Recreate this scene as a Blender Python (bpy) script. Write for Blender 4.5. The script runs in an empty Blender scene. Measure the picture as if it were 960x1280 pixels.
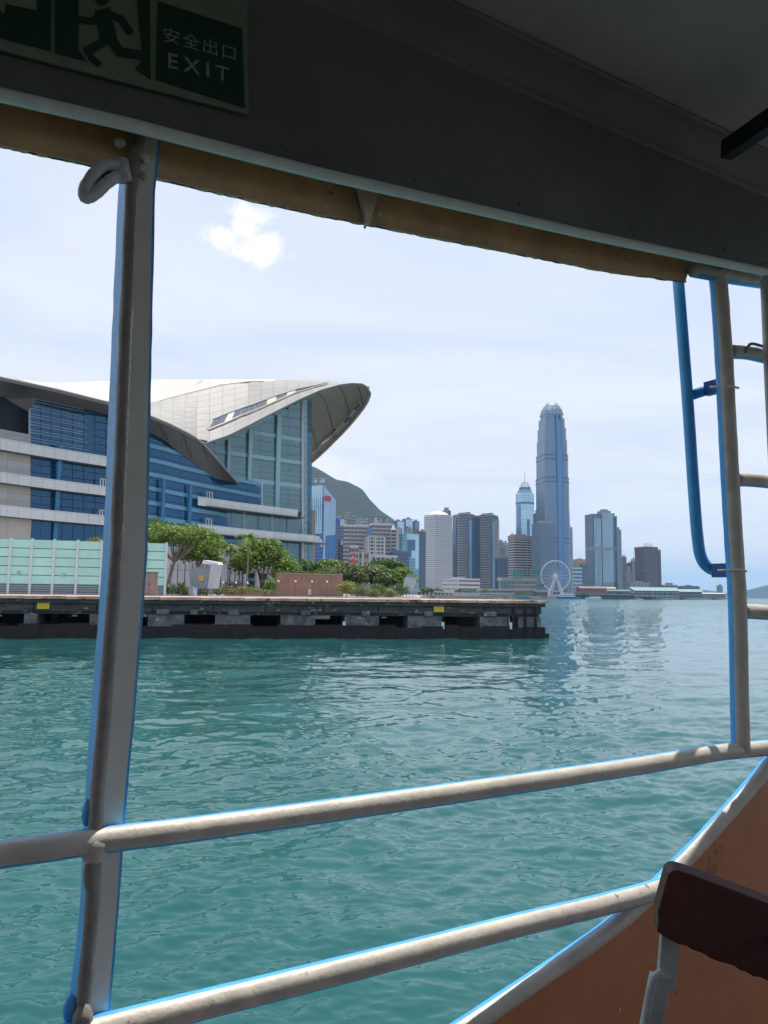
import bpy, bmesh, math, random
import numpy as np
from mathutils import Vector, Matrix, noise

R = math.radians
C = bpy.context.scene.collection
scene = bpy.context.scene

# ------------------------------------------------------------------ camera
F = 961.0                      # focal length in photo pixels (960 x 1280)
EYE = 5.1                      # eye height above the water
PITCH, ROLL = R(6.09), R(0.66)
fwd = Vector((0, math.cos(PITCH), math.sin(PITCH)))
r0 = Vector((1, 0, 0)); u0 = Vector((0, -math.sin(PITCH), math.cos(PITCH)))
rgt = r0 * math.cos(ROLL) + u0 * math.sin(ROLL)
upv = u0 * math.cos(ROLL) - r0 * math.sin(ROLL)
cam_d = bpy.data.cameras.new('camera'); cam = bpy.data.objects.new('camera', cam_d); C.objects.link(cam)
cam.matrix_world = Matrix(((rgt.x, upv.x, -fwd.x, 0), (rgt.y, upv.y, -fwd.y, 0), (rgt.z, upv.z, -fwd.z, EYE), (0, 0, 0, 1)))
cam_d.sensor_fit = 'AUTO'; cam_d.sensor_width = 36; cam_d.lens = F / 1280 * 36
cam_d.clip_start = 0.05; cam_d.clip_end = 60000
scene.camera = cam
EYEV = Vector((0, 0, EYE))

def ray(px, py):
    return fwd + rgt * ((px - 480) / F) - upv * ((py - 640) / F)
def U(px, py, D):                     # point seen at a pixel, D metres ahead
    d = ray(px, py); return EYEV + d * (D / d.y)
def G(px, D, z):                      # point in pixel column px, D metres ahead, at height z
    a = ray(px, 0); b = ray(px, 1) - a; q = (z - EYE) / D
    return U(px, (q * a.y - a.z) / (b.z - q * b.y), D)
def onz(px, py, z):
    d = ray(px, py); return EYEV + d * ((z - EYE) / d.z)

# ------------------------------------------------------------------ light
SUN_EL, SUN_AZ = R(72), R(32)          # azimuth measured from straight ahead (+Y) towards +X
sd = Vector((math.sin(SUN_AZ) * math.cos(SUN_EL), math.cos(SUN_AZ) * math.cos(SUN_EL), math.sin(SUN_EL)))
sun_d = bpy.data.lights.new('sun', 'SUN'); sun = bpy.data.objects.new('sun', sun_d); C.objects.link(sun)
sun_d.energy = 4.8; sun_d.angle = R(0.6); sun_d.color = (1.0, 0.95, 0.87)
sun.rotation_euler = sd.to_track_quat('Z', 'Y').to_euler(); sun.location = (0, 0, 50)

world = bpy.data.worlds.new('World'); scene.world = world; world.use_nodes = True
wn = world.node_tree.nodes; wl = world.node_tree.links; wn.clear()
def W(t, **k):
    n = wn.new(t)
    for a, b in k.items(): setattr(n, a, b)
    return n
def wmath(op, a, b=None, clamp=False):
    n = W('ShaderNodeMath', operation=op, use_clamp=clamp)
    for i, s in enumerate((a, b)):
        if s is None: continue
        if isinstance(s, (int, float)): n.inputs[i].default_value = s
        else: wl.new(s, n.inputs[i])
    return n.outputs[0]
wout = W('ShaderNodeOutputWorld'); bg = W('ShaderNodeBackground'); bg.inputs[1].default_value = 0.1
sky = W('ShaderNodeTexSky', sky_type='NISHITA', sun_disc=False, sun_elevation=SUN_EL, sun_rotation=SUN_AZ)
sky.air_density = 1.0; sky.dust_density = 2.0; sky.ozone_density = 1.0
tc = W('ShaderNodeTexCoord'); sep = W('ShaderNodeSeparateXYZ'); wl.new(tc.outputs['Generated'], sep.inputs[0])
# thin high veil: stretched noise laid out on the plane of the clouds
zz = wmath('MAXIMUM', sep.outputs[2], 0.02); zz = wmath('ADD', zz, 0.12)
cx = wmath('DIVIDE', sep.outputs[0], zz); cy = wmath('DIVIDE', sep.outputs[1], zz)
cmb = W('ShaderNodeCombineXYZ'); wl.new(wmath('MULTIPLY', cx, 0.55), cmb.inputs[0]); wl.new(cy, cmb.inputs[1])
nz = W('ShaderNodeTexNoise'); nz.inputs['Scale'].default_value = 1.1; nz.inputs['Detail'].default_value = 7; nz.inputs['Roughness'].default_value = 0.55
nz.inputs['Distortion'].default_value = 0.6
wl.new(cmb.outputs[0], nz.inputs['Vector'])
rmp = W('ShaderNodeMapRange'); rmp.inputs[1].default_value = 0.38; rmp.inputs[2].default_value = 0.66; rmp.inputs[3].default_value = 0.12; rmp.inputs[4].default_value = 0.97
wl.new(nz.outputs[0], rmp.inputs[0])
low = W('ShaderNodeMapRange'); low.inputs[1].default_value = 0.0; low.inputs[2].default_value = 0.5; low.inputs[3].default_value = 0.7; low.inputs[4].default_value = 0.0
wl.new(sep.outputs[2], low.inputs[0])
veil = wmath('ADD', rmp.outputs[0], low.outputs[0], clamp=True)
vcol = W('ShaderNodeMix', data_type='RGBA'); vcol.inputs[6].default_value = (6.3, 7.4, 10.0, 1); vcol.inputs[7].default_value = (8.7, 9.1, 10.0, 1)
wl.new(veil, vcol.inputs[0])
m1 = W('ShaderNodeMix', data_type='RGBA'); m1.inputs[0].default_value = 0.9
wl.new(sky.outputs[0], m1.inputs[6]); wl.new(vcol.outputs[2], m1.inputs[7])
# one small cumulus high over the harbour
def dirn(px, py): return ray(px, py).normalized()
d0 = dirn(312, 292); ex = (dirn(360, 296) - dirn(264, 288)); ex.normalize(); ey = d0.cross(ex).normalized()
if ey.z < 0: ey = -ey
def wdot(v):
    n = W('ShaderNodeVectorMath', operation='DOT_PRODUCT'); wl.new(tc.outputs['Generated'], n.inputs[0]); n.inputs[1].default_value = v; return n.outputs['Value']
a_, b_ = wdot(ex), wdot(ey)
def blob(px, py, rx, ry):
    d = dirn(px, py)
    p = wmath('DIVIDE', wmath('SUBTRACT', a_, d.dot(ex)), rx); q = wmath('DIVIDE', wmath('SUBTRACT', b_, d.dot(ey)), ry)
    return wmath('SUBTRACT', 1.0, wmath('ADD', wmath('MULTIPLY', p, p), wmath('MULTIPLY', q, q)))
front = wmath('GREATER_THAN', wdot(d0), 0.7)
bl = wmath('MAXIMUM', wmath('MAXIMUM', wmath('MAXIMUM', blob(284, 297, .034, .020), blob(322, 312, .052, .026)), blob(314, 267, .036, .018)), blob(305, 285, .026, .022))
n2 = W('ShaderNodeTexNoise'); n2.inputs['Scale'].default_value = 34; n2.inputs['Detail'].default_value = 6; n2.inputs['Roughness'].default_value = 0.6
wl.new(tc.outputs['Generated'], n2.inputs['Vector'])
cm = wmath('SUBTRACT', wmath('ADD', bl, wmath('MULTIPLY', n2.outputs[0], 3.0)), 1.75)
cm = wmath('MULTIPLY', cm, 1.7, clamp=True); cm = wmath('MULTIPLY', cm, wmath('MULTIPLY', wmath('ADD', bl, 0.6), 0.8, clamp=True)); cm = wmath('MULTIPLY', cm, front)
cl2 = wmath('MAXIMUM', blob(412, 583, .045, .022), blob(440, 600, .05, .02))
cm2 = wmath('MULTIPLY', wmath('MULTIPLY', wmath('SUBTRACT', wmath('ADD', cl2, wmath('MULTIPLY', n2.outputs[0], 1.6)), 1.0), 0.7, clamp=True), front)
cm = wmath('MAXIMUM', cm, cm2)
m2 = W('ShaderNodeMix', data_type='RGBA'); m2.inputs[7].default_value = (9.9, 9.9, 9.8, 1)
wl.new(cm, m2.inputs[0]); wl.new(m1.outputs[2], m2.inputs[6])
wl.new(m2.outputs[2], bg.inputs[0]); wl.new(bg.outputs[0], wout.inputs[0])

vs = scene.view_settings
vs.view_transform = 'Standard'; vs.look = 'None'; vs.exposure = 0.1; vs.gamma = 1.0; vs.use_curve_mapping = False

# ------------------------------------------------------------------ materials
MATS = {}
def mat(name, col, rough=0.7, metal=0.0, var=0.0, vscale=1.0, bump=0.0, bscale=20.0, col2=None, spec=None,
        spots=None, spot_scale=8.0, spot_lim=0.62, trans=0.0, coord='Object', randtint=0.0, stretch=None, detail=6):
    if name in MATS: return MATS[name]
    m = bpy.data.materials.new(name); m.use_nodes = True
    nt = m.node_tree; N = nt.nodes; L = nt.links; p = N['Principled BSDF']
    p.inputs['Roughness'].default_value = rough; p.inputs['Metallic'].default_value = metal
    if spec is not None: p.inputs['Specular IOR Level'].default_value = spec
    c = (*col, 1); p.inputs['Base Color'].default_value = c
    t = N.new('ShaderNodeTexCoord'); vec = t.outputs[coord]
    if stretch:
        mp = N.new('ShaderNodeMapping'); mp.inputs['Scale'].default_value = stretch; L.new(vec, mp.inputs[0]); vec = mp.outputs[0]
    last = None
    if var or col2:
        n = N.new('ShaderNodeTexNoise'); n.inputs['Scale'].default_value = vscale; n.inputs['Detail'].default_value = detail; n.inputs['Roughness'].default_value = 0.6
        L.new(vec, n.inputs['Vector'])
        mr = N.new('ShaderNodeMapRange'); mr.inputs[1].default_value = 0.3; mr.inputs[2].default_value = 0.7; L.new(n.outputs[0], mr.inputs[0])
        mx = N.new('ShaderNodeMix'); mx.data_type = 'RGBA'
        hi = col2 if col2 else tuple(min(1, x * (1 + var)) for x in col)
        lo = col if col2 else tuple(x * (1 - var) for x in col)
        mx.inputs[6].default_value = (*lo, 1); mx.inputs[7].default_value = (*hi, 1)
        L.new(mr.outputs[0], mx.inputs[0]); last = mx.outputs[2]
    if spots:
        n = N.new('ShaderNodeTexNoise'); n.inputs['Scale'].default_value = spot_scale; n.inputs['Detail'].default_value = 8; n.inputs['Roughness'].default_value = 0.7
        L.new(vec, n.inputs['Vector'])
        mr = N.new('ShaderNodeMapRange'); mr.inputs[1].default_value = spot_lim; mr.inputs[2].default_value = spot_lim + 0.05; L.new(n.outputs[0], mr.inputs[0])
        mx = N.new('ShaderNodeMix'); mx.data_type = 'RGBA'; mx.inputs[7].default_value = (*spots, 1)
        if last: L.new(last, mx.inputs[6])
        else: mx.inputs[6].default_value = c
        L.new(mr.outputs[0], mx.inputs[0]); last = mx.outputs[2]
    if randtint:
        oi = N.new('ShaderNodeObjectInfo'); mr = N.new('ShaderNodeMapRange')
        mr.inputs[3].default_value = 1 - randtint; mr.inputs[4].default_value = 1 + randtint; L.new(oi.outputs['Random'], mr.inputs[0])
        mx = N.new('ShaderNodeVectorMath'); mx.operation = 'SCALE'; L.new(mr.outputs[0], mx.inputs['Scale'])
        if last: L.new(last, mx.inputs[0])
        else: mx.inputs[0].default_value = col
        last = mx.outputs[0]
    if last: L.new(last, p.inputs['Base Color'])
    if bump:
        n = N.new('ShaderNodeTexNoise'); n.inputs['Scale'].default_value = bscale; n.inputs['Detail'].default_value = 5
        L.new(vec, n.inputs['Vector'])
        b = N.new('ShaderNodeBump'); b.inputs['Strength'].default_value = bump; b.inputs['Distance'].default_value = 0.3 / bscale
        L.new(n.outputs[0], b.inputs['Height']); L.new(b.outputs[0], p.inputs['Normal'])
    if trans:
        tr = N.new('ShaderNodeBsdfTranslucent'); mxs = N.new('ShaderNodeMixShader'); mxs.inputs[0].default_value = trans
        if last: L.new(last, tr.inputs[0])
        else: tr.inputs[0].default_value = c
        L.new(p.outputs[0], mxs.inputs[1]); L.new(tr.outputs[0], mxs.inputs[2]); L.new(mxs.outputs[0], N['Material Output'].inputs[0])
    MATS[name] = m; return m

def glass(name, tint, through=0.5, rough=0.03, refl=(0.8, 0.9, 1.0), body=.5):
    if name in MATS: return MATS[name]
    m = bpy.data.materials.new(name); m.use_nodes = True
    N = m.node_tree.nodes; L = m.node_tree.links; N.remove(N['Principled BSDF'])
    tr = N.new('ShaderNodeBsdfTransparent'); tr.inputs[0].default_value = (*tint, 1)
    gl = N.new('ShaderNodeBsdfGlossy'); gl.inputs[0].default_value = (*refl, 1); gl.inputs[1].default_value = rough
    df = N.new('ShaderNodeBsdfDiffuse'); df.inputs[0].default_value = (tint[0] * body, tint[1] * body, tint[2] * body, 1)
    lw = N.new('ShaderNodeLayerWeight'); lw.inputs[0].default_value = 0.25
    mr = N.new('ShaderNodeMapRange'); mr.inputs[3].default_value = 0.10; mr.inputs[4].default_value = 0.7; L.new(lw.outputs['Fresnel'], mr.inputs[0])
    m1 = N.new('ShaderNodeMixShader'); m1.inputs[0].default_value = 1 - through; L.new(tr.outputs[0], m1.inputs[1]); L.new(df.outputs[0], m1.inputs[2])
    m2 = N.new('ShaderNodeMixShader'); L.new(mr.outputs[0], m2.inputs[0]); L.new(m1.outputs[0], m2.inputs[1]); L.new(gl.outputs[0], m2.inputs[2])
    L.new(m2.outputs[0], N['Material Output'].inputs[0]); MATS[name] = m; return m

# ------------------------------------------------------------------ mesh helpers
ORG = {}
class MB:
    def __init__(s): s.v = []; s.f = []; s.m = []
    def add(s, vs, fs, mi=0):
        o = len(s.v); s.v += [tuple(x) for x in vs]
        for k, f in enumerate(fs):
            s.f.append(tuple(i + o for i in f)); s.m.append(mi[k] if isinstance(mi, (list, tuple)) else mi)
        return s
    def ob(s, c, a, b, d, mi=0):      # oriented box: centre and three half-axis vectors
        c, a, b, d = Vector(c), Vector(a), Vector(b), Vector(d)
        if a.cross(b).dot(d) < 0: a = -a
        vs = [c + a * x + b * y + d * z for z in (-1, 1) for y in (-1, 1) for x in (-1, 1)]
        return s.add(vs, [(0, 2, 3, 1), (4, 5, 7, 6), (0, 1, 5, 4), (2, 6, 7, 3), (0, 4, 6, 2), (1, 3, 7, 5)], mi)
    def box(s, x, y, z, sx, sy, sz, rz=0, mi=0):   # centre, full sizes
        c_, s_ = math.cos(rz), math.sin(rz)
        return s.ob((x, y, z), Vector((c_, s_, 0)) * sx / 2, Vector((-s_, c_, 0)) * sy / 2, (0, 0, sz / 2), mi)
    def bar(s, p, q, w, h, up=(0, 0, 1), mi=0):
        p, q = Vector(p), Vector(q); d = q - p; e = d.cross(Vector(up))
        if e.length < 1e-6: e = d.cross(Vector((1, 0, 0)))
        e.normalize(); g = e.cross(d).normalized()
        return s.ob((p + q) / 2, d / 2, e * w / 2, g * h / 2, mi)
    def tube(s, pts, rad, n=10, mi=0, split=None, cap=True, jit=0.0, rnd=None):
        pts = [Vector(p) for p in pts]; k = len(pts); rs = rad if isinstance(rad, (list, tuple)) else [rad] * k
        vs = []; nrm = []
        t0 = (pts[1] - pts[0]).normalized(); ref = Vector((0, 0, 1)) if abs(t0.z) < 0.8 else Vector((1, 0, 0))
        for i, p in enumerate(pts):
            t = (pts[min(i + 1, k - 1)] - pts[max(i - 1, 0)]).normalized()
            e = t.cross(ref)
            e.normalize(); g = e.cross(t).normalized(); ref = g
            for j in range(n):
                a = 2 * math.pi * j / n; d = e * math.cos(a) + g * math.sin(a)
                rr = rs[i] * (1 + (rnd.uniform(-jit, jit) if rnd else 0)); vs.append(p + d * rr); nrm.append(d)
        fs = []; ms = []
        for i in range(k - 1):
            for j in range(n):
                j2 = (j + 1) % n; fs.append((i * n + j, (i + 1) * n + j, (i + 1) * n + j2, i * n + j2))
                d = nrm[i * n + j] + nrm[i * n + j2]
                ms.append(split(d.normalized()) if split else mi)
        if cap:
            fs.append(tuple(range(n))); ms.append(mi); fs.append(tuple((k - 1) * n + j for j in reversed(range(n)))); ms.append(mi)
        return s.add(vs, fs, ms)
    def lathe(s, c, prof, n=16, mi=0, sx=1, sy=1, rz=0):   # prof: (r, z)
        vs = []; c = Vector(c)
        for r, z in prof:
            for j in range(n):
                a = 2 * math.pi * j / n + rz; vs.append(c + Vector((r * math.cos(a) * sx, r * math.sin(a) * sy, z)))
        fs = [(i * n + j, i * n + (j + 1) % n, (i + 1) * n + (j + 1) % n, (i + 1) * n + j) for i in range(len(prof) - 1) for j in range(n)]
        fs.append(tuple(reversed(range(n)))); fs.append(tuple((len(prof) - 1) * n + j for j in range(n)))
        return s.add(vs, fs, mi)
    def prism(s, poly, d, mi=0):      # polygon of 3-D points swept along d
        d = Vector(d); n = len(poly); P = [Vector(p) for p in poly]
        nn = sum(((P[i] - P[0]).cross(P[(i + 1) % n] - P[0]) for i in range(n)), Vector())
        if nn.dot(d) > 0: P.reverse()
        vs = P + [p + d for p in P]
        fs = [tuple(range(n)), tuple(reversed(range(n, 2 * n)))] + [(i, n + i, n + (i + 1) % n, (i + 1) % n) for i in range(n)]
        return s.add(vs, fs, mi)
    def ball(s, c, r, n=10, mi=0, sq=(1, 1, 1)):
        k = n // 2
        prof = [(max(1e-4, r * math.sin(math.pi * i / k)), -r * math.cos(math.pi * i / k) * sq[2]) for i in range(k + 1)]
        return s.lathe(c, prof, n, mi, sq[0], sq[1])
    def sheet(s, rows, th=None, mi=0):     # grid of points; th: thickness vector
        nr, nc = len(rows), len(rows[0])
        vs = [p for r in rows for p in r]
        fs = [(i * nc + j, i * nc + j + 1, (i + 1) * nc + j + 1, (i + 1) * nc + j) for i in range(nr - 1) for j in range(nc - 1)]
        if th is not None:
            th = Vector(th); o = nr * nc; vs = vs + [Vector(p) + th for p in vs]
            fs += [tuple(o + i for i in reversed(f)) for f in fs]
            rim = [(0, j) for j in range(nc)] + [(i, nc - 1) for i in range(1, nr)] + [(nr - 1, j) for j in range(nc - 2, -1, -1)] + [(i, 0) for i in range(nr - 2, 0, -1)]
            ids = [i * nc + j for i, j in rim]
            fs += [(ids[k], o + ids[k], o + ids[(k + 1) % len(ids)], ids[(k + 1) % len(ids)]) for k in range(len(ids))]
        return s.add(vs, fs, mi)
    def build(s, name, mats, parent=None, smooth=False, kind=None):
        if not isinstance(mats, (list, tuple)): mats = [mats]
        org = ORG.get(parent.name, Vector()) if parent else None
        me = bpy.data.meshes.new(name)
        if org is None: org = Vector()
        me.from_pydata([(x - org.x, y - org.y, z - org.z) for x, y, z in s.v], [], s.f)
        for m in mats: me.materials.append(m)
        if len(mats) > 1: me.polygons.foreach_set('material_index', s.m)
        if smooth: me.polygons.foreach_set('use_smooth', [True] * len(s.f))
        me.update()
        o = bpy.data.objects.new(name, me); C.objects.link(o)
        if parent: o.parent = parent; ORG[o.name] = org
        else: ORG[o.name] = Vector()
        if kind: o['kind'] = kind
        return o
def tag(o, label=None, cat=None, group=None, kind=None):
    if label: o['label'] = label
    if cat: o['category'] = cat
    if group: o['group'] = group
    if kind: o['kind'] = kind
    return o
def thing(name, label, cat, loc=(0, 0, 0), group=None):
    o = bpy.data.objects.new(name, None); C.objects.link(o); o.location = loc; o.empty_display_size = 0.3
    ORG[o.name] = Vector(loc); return tag(o, label, cat, group)
def copy_thing(root, loc, rz=0, sc=(1, 1, 1), label=None):
    r = root.copy(); C.objects.link(r); r.location = loc; r.rotation_euler = (0, 0, rz); r.scale = sc
    ORG[r.name] = Vector(loc)
    if label: r['label'] = label
    for ch in list(root.children):
        c = ch.copy(); C.objects.link(c); c.parent = r
        for g in list(ch.children):
            d = g.copy(); C.objects.link(d); d.parent = c
    return r
def itp(x, xs, ys): return float(np.interp(x, xs, ys))
def bevel(o, w, n=2):
    b = o.modifiers.new('bevel', 'BEVEL'); b.width = w; b.segments = n; b.limit_method = 'ANGLE'; return o

# ================================================================== SETTING
# ---- water: one sheet to the horizon, real waves near, bump beyond
class Perlin:
    def __init__(s, seed):
        r = np.random.RandomState(seed); s.p = r.permutation(256); s.p = np.concatenate([s.p, s.p]); a = r.rand(256) * 2 * np.pi
        s.gx, s.gy = np.cos(a), np.sin(a)
    def __call__(s, x, y):
        xi = np.floor(x).astype(int); yi = np.floor(y).astype(int); xf = x - xi; yf = y - yi
        u = xf ** 3 * (xf * (xf * 6 - 15) + 10); v = yf ** 3 * (yf * (yf * 6 - 15) + 10)
        def g(ix, iy, fx, fy):
            h = s.p[(s.p[ix & 255] + iy) & 255]; return s.gx[h] * fx + s.gy[h] * fy
        a = g(xi, yi, xf, yf); b = g(xi + 1, yi, xf - 1, yf); c = g(xi, yi + 1, xf, yf - 1); d = g(xi + 1, yi + 1, xf - 1, yf - 1)
        return (a * (1 - u) + b * u) * (1 - v) + (c * (1 - u) + d * u) * v
def build_water():
    near = np.array([1.0, 3.0, 5.0])
    py = np.linspace(560, 7.0, 470)                     # rows roughly one per picture row
    dist = np.concatenate([near, EYE * F / py, np.geomspace(EYE * F / 7.0 * 1.06, 17500, 60)])
    ang = np.concatenate([np.linspace(R(-88), R(-34), 26)[:-1], np.linspace(R(-34), R(34), 640), np.linspace(R(34), R(88), 26)[1:]])
    A, Dd = np.meshgrid(ang, dist)
    X = np.tan(np.clip(A, R(-75), R(75))) * Dd; X = np.clip(X, -17500, 17500); Y = Dd.copy()
    n1, n2, n3, n4 = Perlin(3), Perlin(8), Perlin(21), Perlin(5)
    ca, sa = math.cos(0.35), math.sin(0.35)
    Xr = X * ca + Y * sa; Yr = -X * sa + Y * ca
    def ridged(n, a, b): return 1 - 2 * np.abs(n(a, b))
    gust = 0.95 + 0.9 * n4(X * 0.05 + 7, Y * 0.028) + 0.5 * n2(X * 0.16, Y * 0.10 + 4)
    wx = 0.9 * n1(X * 0.35, Y * 0.35 + 11); wy = 0.9 * n4(X * 0.35 + 5, Y * 0.35)
    Z = 0.16 * n1(Xr * 0.20, Yr * 0.30)
    Z += gust * 0.085 * n2(Xr * 0.50 + 3 + wx, Yr * 0.95 + wy)
    Z += gust * 0.020 * (ridged(n3, Xr * 0.7 + 9 + wx, Yr * 1.3 + wy) - 0.6)
    Z += gust * 0.044 * n1(Xr * 1.15 + 40 + wy, Yr * 2.1 + 5 + wx)
    Z += gust * 0.025 * n2(X * 2.6 + wx, Y * 4.4)
    Z += gust * 0.009 * n3(X * 6.0, Y * 9.0)
    fade = np.clip((2600 - Dd) / 2200, 0, 1)
    Z *= fade * (1.12 + 1.9 * np.clip((Dd - 60) / 260, 0, 1))
    vs = np.stack([X, Y, Z], -1).reshape(-1, 3); nr, nc = X.shape
    idx = np.arange(nr * nc).reshape(nr, nc)
    q = np.stack([idx[:-1, :-1], idx[:-1, 1:], idx[1:, 1:], idx[1:, :-1]], -1).reshape(-1, 4)
    me = bpy.data.meshes.new('water'); me.vertices.add(len(vs)); me.vertices.foreach_set('co', vs.ravel())
    me.loops.add(q.size); me.loops.foreach_set('vertex_index', q.ravel().astype(np.int32))
    me.polygons.add(len(q)); me.polygons.foreach_set('loop_start', np.arange(0, q.size, 4, dtype=np.int32))
    me.polygons.foreach_set('use_smooth', np.ones(len(q), bool)); me.update(calc_edges=True); me.validate()
    m = bpy.data.materials.new('sea_water'); m.use_nodes = True
    N = m.node_tree.nodes; L = m.node_tree.links; p = N['Principled BSDF']
    p.inputs['IOR'].default_value = 1.333; p.inputs['Roughness'].default_value = 0.07; p.inputs['Specular IOR Level'].default_value = 0.5
    t = N.new('ShaderNodeTexCoord')
    cn = N.new('ShaderNodeTexNoise'); cn.inputs['Scale'].default_value = 0.05; cn.inputs['Detail'].default_value = 4; L.new(t.outputs['Object'], cn.inputs['Vector'])
    mx = N.new('ShaderNodeMix'); mx.data_type = 'RGBA'; mx.inputs[6].default_value = (0.013, 0.078, 0.077, 1); mx.inputs[7].default_value = (0.020, 0.104, 0.104, 1)
    L.new(cn.outputs[0], mx.inputs[0]); L.new(mx.outputs[2], p.inputs['Base Color'])
    def nn(sc, st, det=3):
        mp = N.new('ShaderNodeMapping'); mp.inputs['Scale'].default_value = st; mp.inputs['Rotation'].default_value = (0, 0, 0.3); L.new(t.outputs['Object'], mp.inputs[0])
        a = N.new('ShaderNodeTexNoise'); a.inputs['Scale'].default_value = sc; a.inputs['Detail'].default_value = det; a.inputs['Roughness'].default_value = 0.5; a.inputs['Distortion'].default_value = 0.4
        L.new(mp.outputs[0], a.inputs['Vector']); return a.outputs[0]
    f = nn(2.2, (1, 1.5, 1), 4); g = nn(0.35, (1, 1.7, 1), 3)
    b1 = N.new('ShaderNodeBump'); b1.inputs['Strength'].default_value = 0.12; b1.inputs['Distance'].default_value = 0.045; L.new(f, b1.inputs['Height'])
    b2 = N.new('ShaderNodeBump'); b2.inputs['Strength'].default_value = 0.35; b2.inputs['Distance'].default_value = 0.3; L.new(g, b2.inputs['Height'])
    L.new(b1.outputs[0], b2.inputs['Normal']); L.new(b2.outputs[0], p.inputs['Normal'])
    sx_ = N.new('ShaderNodeSeparateXYZ'); L.new(t.outputs['Object'], sx_.inputs[0])      # unresolved chop far out reads as gloss spread
    rm_ = N.new('ShaderNodeMapRange'); rm_.inputs[1].default_value = 60; rm_.inputs[2].default_value = 480; rm_.inputs[3].default_value = 0.04; rm_.inputs[4].default_value = 0.24
    L.new(sx_.outputs[1], rm_.inputs[0]); L.new(rm_.outputs[0], p.inputs['Roughness'])
    me.materials.append(m); o = bpy.data.objects.new('water', me); C.objects.link(o); o['kind'] = 'structure'
    b = MB(); b.box(0, 8000, -6, 35000, 19000, .4); b.build('seabed', mat('silt', (.05, .06, .05)), kind='structure')
build_water()

LAND = 4.55
m_conc = mat('concrete', (.36, .35, .32), .85, var=.2, vscale=.4, bump=.3, bscale=3)
m_pave = mat('paving', (.34, .29, .25), .85, var=.15, vscale=.3)
def build_land():
    near = [G(-700, 100, LAND), G(-60, 100.5, LAND), G(300, 112, LAND), G(520, 124, LAND)]
    coast = [G(527, 150, LAND), G(524, 260, LAND), G(530, 520, LAND), G(548, 900, LAND), G(640, 1330, LAND), G(700, 1440, LAND), G(735, 1480, LAND), G(790, 1560, LAND), G(846, 1700, LAND), G(905, 2050, LAND), G(912, 2600, LAND), G(800, 6000, LAND)]
    far = [Vector((-200, 7500, LAND)), Vector((-6000, 7500, LAND)), Vector((-4500, 100, LAND))]
    ring = near + coast + far
    b = MB(); b.prism([(p.x, p.y, -3) for p in ring], (0, 0, 3 + LAND))
    b.build('ground', m_pave, kind='structure')
build_land()

# ---- the peak and the far islands
m_forest = mat('forest', (.004, .012, .011), .95, col2=(.014, .026, .017), vscale=.010, bump=1.0, bscale=.03, detail=10)
def hill(name, prof, D, back, front, seed, mt, nx=150, ny=36, rough=16):
    xs = np.linspace(prof[0][0], prof[-1][0], nx); rows = []
    for j in range(ny):
        t = j / (ny - 1); row = []
        for x in xs:
            y = itp(x, [p[0] for p in prof], [p[1] for p in prof])
            rz = U(x, y, D).z
            if t < .7: q = t / .7; s = q ** 1.25; d = front + (D - front) * q
            else: q = (t - .7) / .3; s = 1 - q ** 1.5; d = D + (back - D) * q
            p = G(x, d, 3)
            w = noise.fractal(Vector((p.x / 260 + seed, p.y / 260, 0)), 1.0, 2.0, 5) * rough * (s * (1 - s) * 3.2 + .12)
            row.append(Vector((p.x, p.y, max(2, 3 + (rz - 3) * s + w * min(1, rz / 80)))))
        rows.append(row)
    b = MB(); b.sheet(rows); return b.build(name, mt, kind='structure', smooth=True)
hill('hill', [(60, 700), (150, 640), (230, 600), (300, 580), (360, 574), (388, 579), (400, 585), (418, 596), (432, 599), (444, 605), (452, 610), (460, 622), (475, 637), (492, 648), (510, 668), (530, 690), (560, 712), (600, 733)],
     3300, 4300, 2300, 4, m_forest, rough=22)
m_far = mat('far_hillside', (.008, .016, .012), .95, col2=(.016, .026, .016), vscale=.004)
hill('far_hills', [(840, 747), (862, 741), (880, 736.5), (897, 739), (915, 742), (930, 739), (945, 735), (965, 730), (1000, 724), (1060, 728), (1150, 735), (1220, 748)], 9000, 10500, 8000, 9, m_far, nx=100, ny=20, rough=25)

# ================================================================== FERRY (we stand on its upper deck)
TH = R(29.7)
T_ = Vector((math.cos(TH), math.sin(TH), 0)); NO = Vector((-math.sin(TH), math.cos(TH), 0))
S0 = EYEV + Vector((-.517, 1.42, 0))
def S(px, py, off=0.0):               # where a line of sight meets the ferry's side (off metres outboard)
    d = ray(px, py); return EYEV + d * ((NO.dot(S0 - EYEV) + off) / NO.dot(d))
m_cream = mat('cream_paint', (.56, .515, .445), .45, var=.16, vscale=16, bump=.35, bscale=80, spots=(.22, .145, .10), spot_scale=26, spot_lim=.635, detail=9)
m_blue = mat('blue_paint', (.065, .38, .76), .40, var=.15, vscale=12, bump=.35, bscale=60, spots=(.22, .42, .62), spot_scale=30, spot_lim=.69)
m_grey = mat('grey_paint', (.145, .160, .152), .5, var=.2, vscale=2.2, bump=.3, bscale=11, spots=(.12, .12, .11), spot_scale=7, spot_lim=.66)
m_lip = mat('pale_mint_paint', (.70, .80, .74), .5, var=.1, vscale=20, bump=.2, bscale=40)
m_brown = mat('tan_paint', (.62, .43, .24), .7, var=.30, vscale=7, bump=.5, bscale=40, spots=(.06, .035, .02), spot_scale=13, spot_lim=.635, detail=9)
m_bulw = mat('orange_brown_paint', (.46, .19, .085), .5, var=.1, vscale=5, bump=.25, bscale=25, spots=(.26, .10, .05), spot_scale=9, spot_lim=.62)
m_ceil = mat('ceiling_paint', (.36, .335, .30), .6, var=.2, vscale=1.5, bump=.2, bscale=9)
m_deck = mat('deck_paint', (.12, .05, .035), .7, var=.2, vscale=4)
m_black = mat('black_rubber', (.012, .012, .013), .6)
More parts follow.
